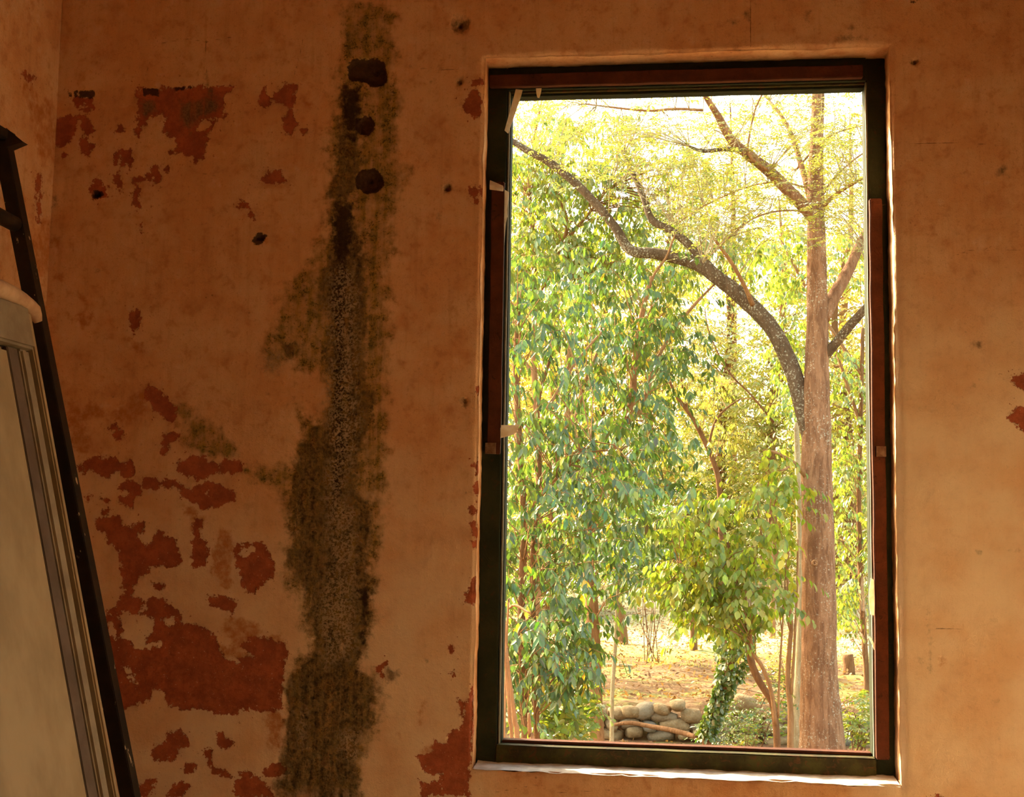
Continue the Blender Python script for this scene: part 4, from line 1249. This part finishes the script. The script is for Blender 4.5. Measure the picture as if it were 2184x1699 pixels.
leafy_tree('sapling with oval yellow green leaves hanging beside the ivy covered trunk', 'sapling', (1655, 1600), 7.6,
  [('trunk', '1658,1600,16 1654,1540,15 1648,1500,15 1630,1470,15 1612,1438,16 1600,1400,16 1597,1350,13 1590,1290,10 1570,1220,8 1550,1150,6', (7.6, 7.7), M_BROWN, 10, True),
   ('stem', '1654,1545,10 1648,1490,9 1638,1450,9 1622,1415,9 1605,1390,8 1600,1340,5', (7.55, 7.5), M_TAN, 8, False),
   ('stem', '1660,1530,5 1662,1450,5 1668,1350,4 1672,1290,3', (7.55, 7.5), M_TAN, 6, False),
   ('limb', '1592,1300,7 1545,1250,6 1500,1230,5 1450,1210,3', (7.6, 7.3), M_TAN, 6, False),
   ('limb', '1585,1270,7 1620,1200,6 1640,1120,4', (7.6, 7.8), M_TAN, 6, False)],
  [(1510, 1180, 95, 120, 1.3), (1465, 1255, 65, 40, .7), (1580, 1240, 90, 75, 1.0), (1600, 1120, 80, 80, .6), (1550, 1320, 85, 25, .6), (1650, 1020, 50, 70, .35), (1470, 1110, 60, 60, .4)],
  (6.9, 8.1), 18, 6, 8, .078, .047, 'sap', M_TAN, 300, 404, leaf=M_LEAFS)

leafy_tree('shady tree with hanging leaf strands behind the big trunk and right jamb', 'leafy_tree', (1850, 1560), 12.4,
  [('trunk', '1848,1440,12 1842,1340,12 1834,1200,11 1832,1050,10 1836,900,9 1840,700,8', (12.4, 12.4), M_BROWN, 8, True),
   ('limb', '1834,900,8 1800,800,7 1780,740,5', (12.4, 12.7), M_TAN, 6, False),
   ('limb', '1838,800,8 1740,650,6 1690,560,5 1660,500,4', (12.4, 12.9), M_TAN, 6, False)],
  [(1815, 1150, 50, 150, 1.0), (1810, 930, 50, 90, .6), (1815, 800, 45, 90, .5), (1670, 560, 60, 90, .7), (1680, 750, 40, 90, .6), (1690, 900, 30, 60, .3), (1800, 560, 50, 60, .4), (1820, 1300, 45, 50, .5), (1910, 1000, 60, 350, .8)],
  (11.9, 13.3), 26, 6, 9, .075, .038, 'green', M_TAN, 150, 505)

# dark bare tree behind
leafy_tree('thin dark tree curving up left among the bright shrubs at centre', 'leafy_tree', (1540, 1250), 13.0,
  [('trunk', '1545,1400,14 1540,1200,13 1534,1040,12 1522,985,11 1505,945,11 1482,900,10 1462,870,9 1440,840,7 1420,790,5', (13, 13), M_BROWN, 8, True),
   ('limb', '1468,880,6 1458,840,5 1452,800,4', (13, 13), M_BROWN, 6, False),
   ('limb', '1510,955,6 1525,900,5 1550,870,4 1580,850,3', (13, 13.2), M_BROWN, 6, False),
   ('limb', '1650,900,5 1600,840,4 1560,800,4 1530,750,3 1510,700,2.5 1503,660,2', (12.4, 12.6), M_BROWN, 6, False)],
  [(1430, 820, 50, 60, .5), (1560, 880, 70, 60, .6), (1500, 780, 60, 50, .4)],
  (12.5, 13.6), 16, 5, 8, .07, .03, 'yellow', M_TAN, 0, 606, fine=False)

# ------------------------------------------------------------------ other stems and small things outside
def stem_thing(label, name, spec, Y, mat, cat, seg=10, seed=0, more=()):
    P_, _ = limb_pts(spec, Y)
    t = thing(name, (P_[0][0], P_[0][1], gz_at(P_[0][0], P_[0][1])), label, cat)
    limb('trunk', spec, Y, mat, t, seg, .06, seed, .06, True)
    for sp, yy, w in more:
        limb('stem', sp, yy, mat, t, 6, .05, seed + 1, .06, False)
    return t
stem_thing('pale straight trunk standing just left of the big speckled trunk', 'slender_tree', '1700,1600,30 1704,1500,27 1708,1400,24 1710,1300,22 1708,1150,18 1702,1000,14 1698,900,10', (9.4, 9.4), M_PALE, 'tree', 12, 71)
stem_thing('pair of thin tan stems rising between the sapling and the pale trunk', 'slender_tree', '1686,1600,14 1686,1510,13 1680,1450,11 1684,1380,10 1688,1330,9 1682,1280,7 1680,1200,5 1690,1100,4', (7.9, 8.0), M_TAN, 'tree', 8, 72,
  [('1688,1480,6 1692,1420,6 1696,1340,6 1700,1250,5 1702,1150,4', (7.9, 7.9), 0), ('1686,1345,6 1678,1310,5 1676,1250,4', (7.95, 7.9), 0)])
stem_thing('thin pale pole like sapling beside the left brown trunk', 'slender_tree', '1305,1560,10 1305,1500,9 1308,1440,9 1312,1380,9 1315,1330,9 1318,1250,7 1320,1180,5', (8.6, 8.6), M_PALE, 'tree', 8, 73)
stem_thing('small dark trunk standing alone in the sunny clearing', 'slender_tree', '1481,1415,20 1480,1380,16 1479,1340,15 1478,1280,14 1476,1200,11 1470,1100,8', (17.4, 17.4), M_BROWN, 'tree', 10, 74)
stem_thing('dark trunk behind the leaves at the edge of the sunny clearing', 'slender_tree', '1328,1360,24 1326,1330,20 1320,1280,18 1316,1200,16 1310,1100,12', (18.5, 18.5), M_BROWN, 'tree', 10, 75)
stem_thing('distant thin trunk right of the sapling in the clearing', 'slender_tree', '1648,1370,13 1648,1300,12 1646,1230,11 1644,1150,9 1640,1080,6', (20, 20), M_TAN, 'tree', 8, 76)
for i, (sp, lab) in enumerate((('1092,1600,9 1088,1540,9 1084,1480,8 1078,1400,7 1076,1320,6', 'leaning orange cane nearest the left jamb of the window'),
     ('1104,1600,13 1098,1540,12 1092,1490,10 1086,1440,8 1080,1380,7', 'thick orange cane leaning low in the left corner'),
     ('1134,1600,12 1131,1570,10 1129,1545,9 1128,1520,6', 'short orange cane stub under the left leaves'))):
    stem_thing(lab, 'cane', sp, (4.4 + .15 * i, 4.4 + .15 * i), M_TAN, 'plant', 8, 80 + i)
P_, R_ = limb_pts('1082,1330,5 1088,1296,6 1100,1290,6 1118,1300,5 1132,1308,4', (4.9, 4.7))
t = thing('bent_cane', (P_[0][0], P_[0][1], gz_at(P_[0][0], P_[0][1])), 'tan cane bent over in an arch beside the left jamb', 'plant')
g0 = np.array([P_[0][0] - .02, P_[0][1], gz_at(P_[0][0], P_[0][1])])
tube('stem', np.vstack([g0, P_]), np.concatenate([[R_[0] * 1.3], R_]), M_TAN, t, 8, .03, 3, .05)

# ivy covered leaning trunk
ivp, ivr = limb_pts('1508,1570,26 1522,1530,26 1540,1480,26 1556,1440,28 1566,1400,30 1564,1360,32 1556,1310,26', (8.6, 8.7))
ivy = thing('ivy_trunk', (ivp[0][0], ivp[0][1], gz_at(ivp[0][0], ivp[0][1])), 'leaning trunk wrapped in dark green ivy in front of the stone wall', 'tree')
o, ia = limb('trunk', '1508,1570,20 1522,1530,20 1540,1480,20 1556,1440,20 1566,1400,20 1564,1360,18 1556,1310,14', (8.6, 8.7), M_BROWN, ivy, 10, .06, 91, .06, True)
LV = Leaves()
rg = np.random.default_rng(5)
nI = 1500
fp, fr_ = smooth_path(ivp, ivr, .02)
ii = rg.integers(0, len(fp), nI)
az = rg.random(nI) * 2 * math.pi
rad = np.stack([np.cos(az), np.sin(az), .2 * rg.normal(size=nI)], 1)
bulge = (1.0 + .9 * np.exp(-((ii / len(fp) - .72) / .2) ** 2)) * rg.uniform(.75, 1.5, nI)
pp = fp[ii] + rad * (fr_[ii] * bulge)[:, None]
LV.add(pp, rad * .5 + np.array([0, 0, -.7]) + .4 * rg.normal(size=(nI, 3)), rad + .4 * rg.normal(size=(nI, 3)), .05 * rg.uniform(.6, 1.3, nI), .046 * rg.uniform(.6, 1.3, nI), PALETTES['ivy'][rg.integers(0, 5, nI)])
finish_leaves(LV, ivy, M_LEAF, 250, True)

# bushes
def bush(label, name, ells, Y, n_cl, ll, lw, pal, seed, parts=0, ln=.16, k=8):
    rng = np.random.default_rng(seed)
    b = at(ells[0][0], ells[0][1], sum(Y) / 2)
    t = thing(name, (b[0], b[1], gz_at(b[0], b[1])), label, 'bush')
    st = []
    for i in range(9):
        e = ells[i % len(ells)]
        tp_ = at(e[0] + rng.uniform(-.7, .7) * e[2], e[1] + rng.uniform(-.8, .2) * e[3], rng.uniform(*Y))
        g_ = np.array([b[0] + rng.uniform(-.12, .12), b[1] + rng.uniform(-.1, .1), gz_at(b[0], b[1])])
        st.append(np.array([g_, (g_ + tp_) / 2 + np.array([0, 0, .08]), tp_]))
    branch_mesh(st, M_BROWN, t, .008, 'stems')
    LV = Leaves()
    cloud(LV, ells, Y, n_cl, 5, k, ll, lw, pal, ln=ln, rng=rng, spread=.12, droop=.3, hang=.35, side=.7)
    finish_leaves(LV, t, M_LEAF, parts, True, .0018, M_TAN)
bush('dense dark green bush at the foot of the stone wall by the sapling', 'bush', [(1600, 1540, 75, 40, 1.0), (1545, 1565, 50, 22, .6), (1650, 1500, 30, 60, .5)], (9.3, 10.2), 30, .040, .018, 'ivy', 31, 150)
bush('green bush beside the stone wall right of the big trunk', 'bush', [(1830, 1530, 40, 50, 1.0), (1880, 1540, 40, 50, .6)], (9.6, 10.4), 26, .050, .022, 'green', 32, 80)
bush('yellow green weeds growing low in front of the dark bush', 'bush', [(1600, 1590, 30, 30, .5), (1550, 1595, 20, 22, .3)], (8.6, 8.9), 14, .045, .014, 'green', 33, 60)
bush('low round leaved shrub at the bottom left below the drooping branches', 'bush', [(1170, 1530, 60, 50, 1.0), (1220, 1490, 60, 70, 1.0), (1160, 1460, 60, 40, .5)], (6.6, 7.4), 22, .060, .045, 'green', 34, 200)
bush('shadowy leafy bush beyond the clearing at the centre of the view', 'bush', [(1390, 1140, 80, 80, 1.0), (1350, 1210, 70, 60, .8), (1420, 1210, 60, 50, .6)], (15.0, 16.5), 60, .075, .04, 'ivy', 35, 0, .3)
bush('sparse yellowish scrub in the clearing behind the slender stems', 'bush', [(1690, 1440, 50, 60, .8), (1670, 1400, 40, 50, .5)], (12.0, 13.0), 26, .05, .012, 'yellow', 36, 0, .3)

# ------------------------------------------------------------------ dry stone wall
n = NT('field_stone')
v = n.obj()
pos = n.pos()
rnd = n.n('ShaderNodeObjectInfo').outputs['Random']
a = n.noise(pos, 14, 6, .65)
col = n.mix(n.step(a, .35, .65), (.24, .15, .075), (.34, .235, .13))
col = n.mix(n.step(rnd, .55, .9), col, (.21, .185, .15))
col = n.mix(n.math('MULTIPLY', n.step(n.noise(pos, 40, 5), .5, .7), .5), col, (.17, .12, .07))
M_STONE = n.principled(col, .9, n.bump(n.noise(pos, 50, 5), .02, .6), .1)
stone_meshes = []
for k in range(7):
    bm = bmesh.new()
    bmesh.ops.create_icosphere(bm, subdivisions=2, radius=.5)
    Pn = np.array([q.co for q in bm.verts])
    s = 1 + .36 * vnoise(Pn + 9 * k, 2.2, 60 + k) + .16 * vnoise(Pn, 5, 80 + k)
    for q, m_ in zip(bm.verts, s):
        q.co *= m_
        for ax in range(3):
            q.co[ax] = math.copysign(min(abs(q.co[ax]), .40), q.co[ax])
    me = bpy.data.meshes.new('stone')
    bm.to_mesh(me)
    bm.free()
    me.materials.append(M_STONE)
    me.polygons.foreach_set('use_smooth', np.ones(len(me.polygons), dtype=bool))
    stone_meshes.append(me)
w0 = at(1470, 1550, 11.1)
wall_t = thing('stone_wall', (w0[0], 11.15, -.78), 'low dry stone wall of rough boulders edging the sunny clearing', 'wall')
rg = np.random.default_rng(77)
def stone(x, y, z, sx_, sy_, sz_):
    o = bpy.data.objects.new('stone', stone_meshes[int(rg.integers(0, 7))])
    C.objects.link(o)
    o.parent = wall_t
    o.matrix_parent_inverse = Matrix.Translation(wall_t.location).inverted()
    o.location = (x, y, z)
    o.scale = (sx_, sy_, sz_)
    o.rotation_euler = (rg.uniform(-.2, .2), rg.uniform(-.25, .25), rg.uniform(-.4, .4))
for row, (zr, hr) in enumerate(((-.665, .13), (-.57, .14), (-.475, .155))):
    x = at(1270, 1550, 11.1)[0] - row * .06
    xe = at(1950, 1550, 11.1)[0]
    while x < xe:
        w = rg.uniform(.14, .36)
        if row == 2 and rg.random() < .25:
            w *= 1.25
        stone(x + w / 2, 11.12 + rg.uniform(-.05, .05) + .03 * row, zr + rg.uniform(-.02, .02), w * 1.10, .34, hr * rg.uniform(1.0, 1.35))
        x += w
for px, py, w in ((1374, 1506, .34), (1445, 1494, .22), (1588, 1488, .34), (1560, 1496, .3), (1345, 1508, .26), (1412, 1503, .24)):
    p = at(px, py + 10, 11.12)
    stone(p[0], 11.14, p[2], w, .32, w * .62)
for px, py, w in ((1515, 1580, .22), (1490, 1570, .16), (1340, 1578, .2), (1840, 1585, .3)):
    p = at(px, py, 10.0)
    g = gz_at(p[0], p[1])
    o = bpy.data.objects.new('loose_stone', stone_meshes[int(rg.integers(0, 7))])
    C.objects.link(o)
    o.location = (p[0], p[1], g + w * .2)
    o.scale = (w, w * .8, w * .6)
    tag(o, {1515: 'pale loose stone beside the broken end of the fallen branch', 1490: 'small loose stone near the tip of the fallen branch', 1340: 'loose stone half buried in leaf litter at lower left', 1840: 'grey loose stone under the bush right of the big trunk'}[px], 'stone')

# fallen branch, logs, stump, yellow drum
P_, R_ = limb_pts('1310,1545,7 1345,1541,9 1390,1549,10 1430,1556,11 1462,1564,11 1486,1572,10', (10.5, 9.7))
P_[:, 2] = np.maximum(P_[:, 2], -.72)
fb = tube('fallen_branch', P_, R_, M_BROWN, None, 10, .08, 4, .05)
tag(fb, 'bare fallen branch lying in front of the low stone wall', 'branch')
P_, R_ = limb_pts('1290,1440,7 1320,1439,8 1355,1437,6', (15.0, 15.0))
P_[:, 2] = terrain(P_[:, 0], P_[:, 1]) + R_
lg = tube('log', P_, R_, M_PALE, None, 8, .05, 5, .05)
tag(lg, 'sun bleached log lying in the clearing behind the left trunks', 'log')
sp_ = at(1810, 1445, 14.0)
P_, R_ = limb_pts('1811,1440,30 1810,1420,26 1808,1395,24', (15.0, 15.0))
P_[0][2] = gz_at(P_[0][0], P_[0][1]) - .03
st_ = tube('tree_stump', P_, R_, M_BROWN, None, 14, .15, 6, .05)
tag(st_, 'dark weathered stump in the clearing right of the big trunk', 'stump')
n = NT('yellow_plastic')
M_YEL = n.principled((.62, .48, .05), .5, None, .4)
yp = at(1818, 1348, 22.0)
yl = tube('yellow_drum', [yp + np.array([-.14, 0, 0]), yp + np.array([-.13, 0, 0]), yp + np.array([.13, 0, 0]), yp + np.array([.14, 0, 0])], [.055, .07, .07, .055], M_YEL, None, 14)
yl.location = (0, 0, gz_at(yp[0], yp[1]) + .07 - yp[2])
tag(yl, 'small yellow drum lying on its side far back in the clearing', 'drum')

# ------------------------------------------------------------------ leaf litter on the ground
rg = np.random.default_rng(9)
nL = 26000
lx = rg.uniform(-7, 7, nL)
lyy = 8.0 + 18 * rg.random(nL) ** 1.4
lyy = np.where((lyy > 10.8) & (lyy < 11.5), lyy + .8, lyy)
lzz = terrain(lx, lyy) + .03 + .02 * rg.random(nL)
LVg = (np.stack([lx, lyy, lzz], 1), np.stack([rg.normal(size=nL), rg.normal(size=nL), .35 * rg.normal(size=nL)], 1), np.stack([.5 * rg.normal(size=nL), .5 * rg.normal(size=nL), np.ones(nL)], 1))
V, F = leaf_vf(*LVg, .07 * rg.uniform(.6, 1.4, nL), .035 * rg.uniform(.6, 1.4, nL), COARSE_S, COARSE_F)
lit = add('leaf_litter', mesh_from('leaf_litter', V, F, M_LEAFD, True, {'col': np.repeat(PALETTES['litter'][rg.integers(0, 5, nL)], 5, 0)}))
lit['kind'] = 'stuff'
tag(lit, 'dry brown fallen leaves covering the ground of the clearing', 'leaf litter')
nG = 3500
gx_ = rg.uniform(-8, 6, nG)
gy_ = 15.2 + 4.5 * rg.random(nG) ** 1.5
gp = np.stack([gx_, gy_, terrain(gx_, gy_)], 1)
V, F = leaf_vf(gp, np.stack([.4 * rg.normal(size=nG), .4 * rg.normal(size=nG), np.ones(nG)], 1), rg.normal(size=(nG, 3)), .055 * rg.uniform(.5, 1.4, nG), np.full(nG, .010), COARSE_S, COARSE_F)
gr = add('grass', mesh_from('grass', V, F, M_LEAFD, True, {'col': np.repeat(PALETTES['yellow'][rg.integers(0, 5, nG)], 5, 0)}))
gr['kind'] = 'stuff'
tag(gr, 'yellow green grass blades in the sunny clearing', 'grass')

# ------------------------------------------------------------------ woods behind
def wood_tree(label, px, Y, h_px, w_px, top_px, pal, n_cl, seed, ll=.10):
    rng = np.random.default_rng(seed)
    x = at(px, 1200, Y)[0]
    g = gz_at(x, Y)
    t = thing('woodland_tree', (x, Y, g), label, 'tree', 'woodland trees behind the clearing')
    zt = at(px, top_px, Y)[2]
    P_ = np.array([(x, Y, g - .1), (x + rng.uniform(-.2, .2), Y, g + (zt - g) * .4), (x + rng.uniform(-.4, .4), Y, g + (zt - g) * .75), (x + rng.uniform(-.5, .5), Y, zt)])
    tube('trunk', P_, [.16, .12, .08, .02], M_BROWN if seed % 2 else M_TAN, t, 8, .05, seed, .3)
    an = smooth_path(P_, [1] * 4, .3)[0][4:]
    LV = Leaves()
    br = []
    cy = (top_px + h_px) / 2
    ells = [(px + rng.uniform(-.5, .5) * w_px, cy + rng.uniform(-1, 1) * (h_px - top_px) * .38, w_px * .6, (h_px - top_px) * .2, 1.0) for _ in range(9)]
    cloud(LV, ells, (Y - 1.6, Y + 1.6), n_cl, 6, 8, ll, ll * .45, pal, ln=.45, spread=.8, anchors=an, branches=br, rng=rng, droop=.4, hang=.5, side=.6)
    branch_mesh(br, M_TAN, t, .014)
    finish_leaves(LV, t, M_LEAF, 0, False, .004, None)
for i, (lab, px, Y, hp, wp, tp2, pal, ncl) in enumerate((
  ('pale yellow woodland tree far behind the left leafy tree', 1110, 28, 1250, 130, 420, 'yellow', 24),
  ('sunlit woodland tree behind the curving tan limbs left of centre', 1260, 31, 1230, 120, 560, 'yellow', 24),
  ('bright woodland tree behind the arching limb at the centre', 1400, 29, 1250, 110, 560, 'yellow', 22),
  ('glowing pale woodland tree between the centre and the big trunk', 1540, 33, 1250, 130, 520, 'straw', 28),
  ('straw coloured woodland tree directly left of the big trunk', 1650, 30, 1280, 100, 420, 'straw', 24),
  ('sunlit woodland tree seen right of the big trunk by the jamb', 1815, 29, 1330, 80, 480, 'yellow', 24),
  ('tall green woodland tree whose crown shows at the upper left', 1190, 33, 1200, 160, 240, 'green', 22),
  ('tall yellow green woodland tree reaching the top of the view at centre', 1420, 36, 1200, 150, 330, 'green', 19),
  ('tall thin woodland tree reaching the top right of the view', 1790, 32, 1200, 110, 260, 'yellow', 20),
  ('pale woodland tree whose crown fills the top centre behind the limbs', 1560, 38, 1200, 150, 220, 'straw', 30),
  ('yellow woodland tree with high crown at the far upper left corner', 1130, 36, 1200, 120, 190, 'yellow', 30),
  ('low dark scrub tree filling the gap under the centre crowns', 1480, 33, 1290, 200, 1000, 'green', 28),
  ('low leafy scrub tree behind the stump at right', 1760, 34, 1330, 140, 980, 'yellow', 24),
  ('low scrub tree at the far left behind the drooping leaves', 1180, 25, 1420, 130, 900, 'green', 22))):
    wood_tree(lab, px, Y, hp, wp, tp2, pal, ncl, 700 + i, .15)
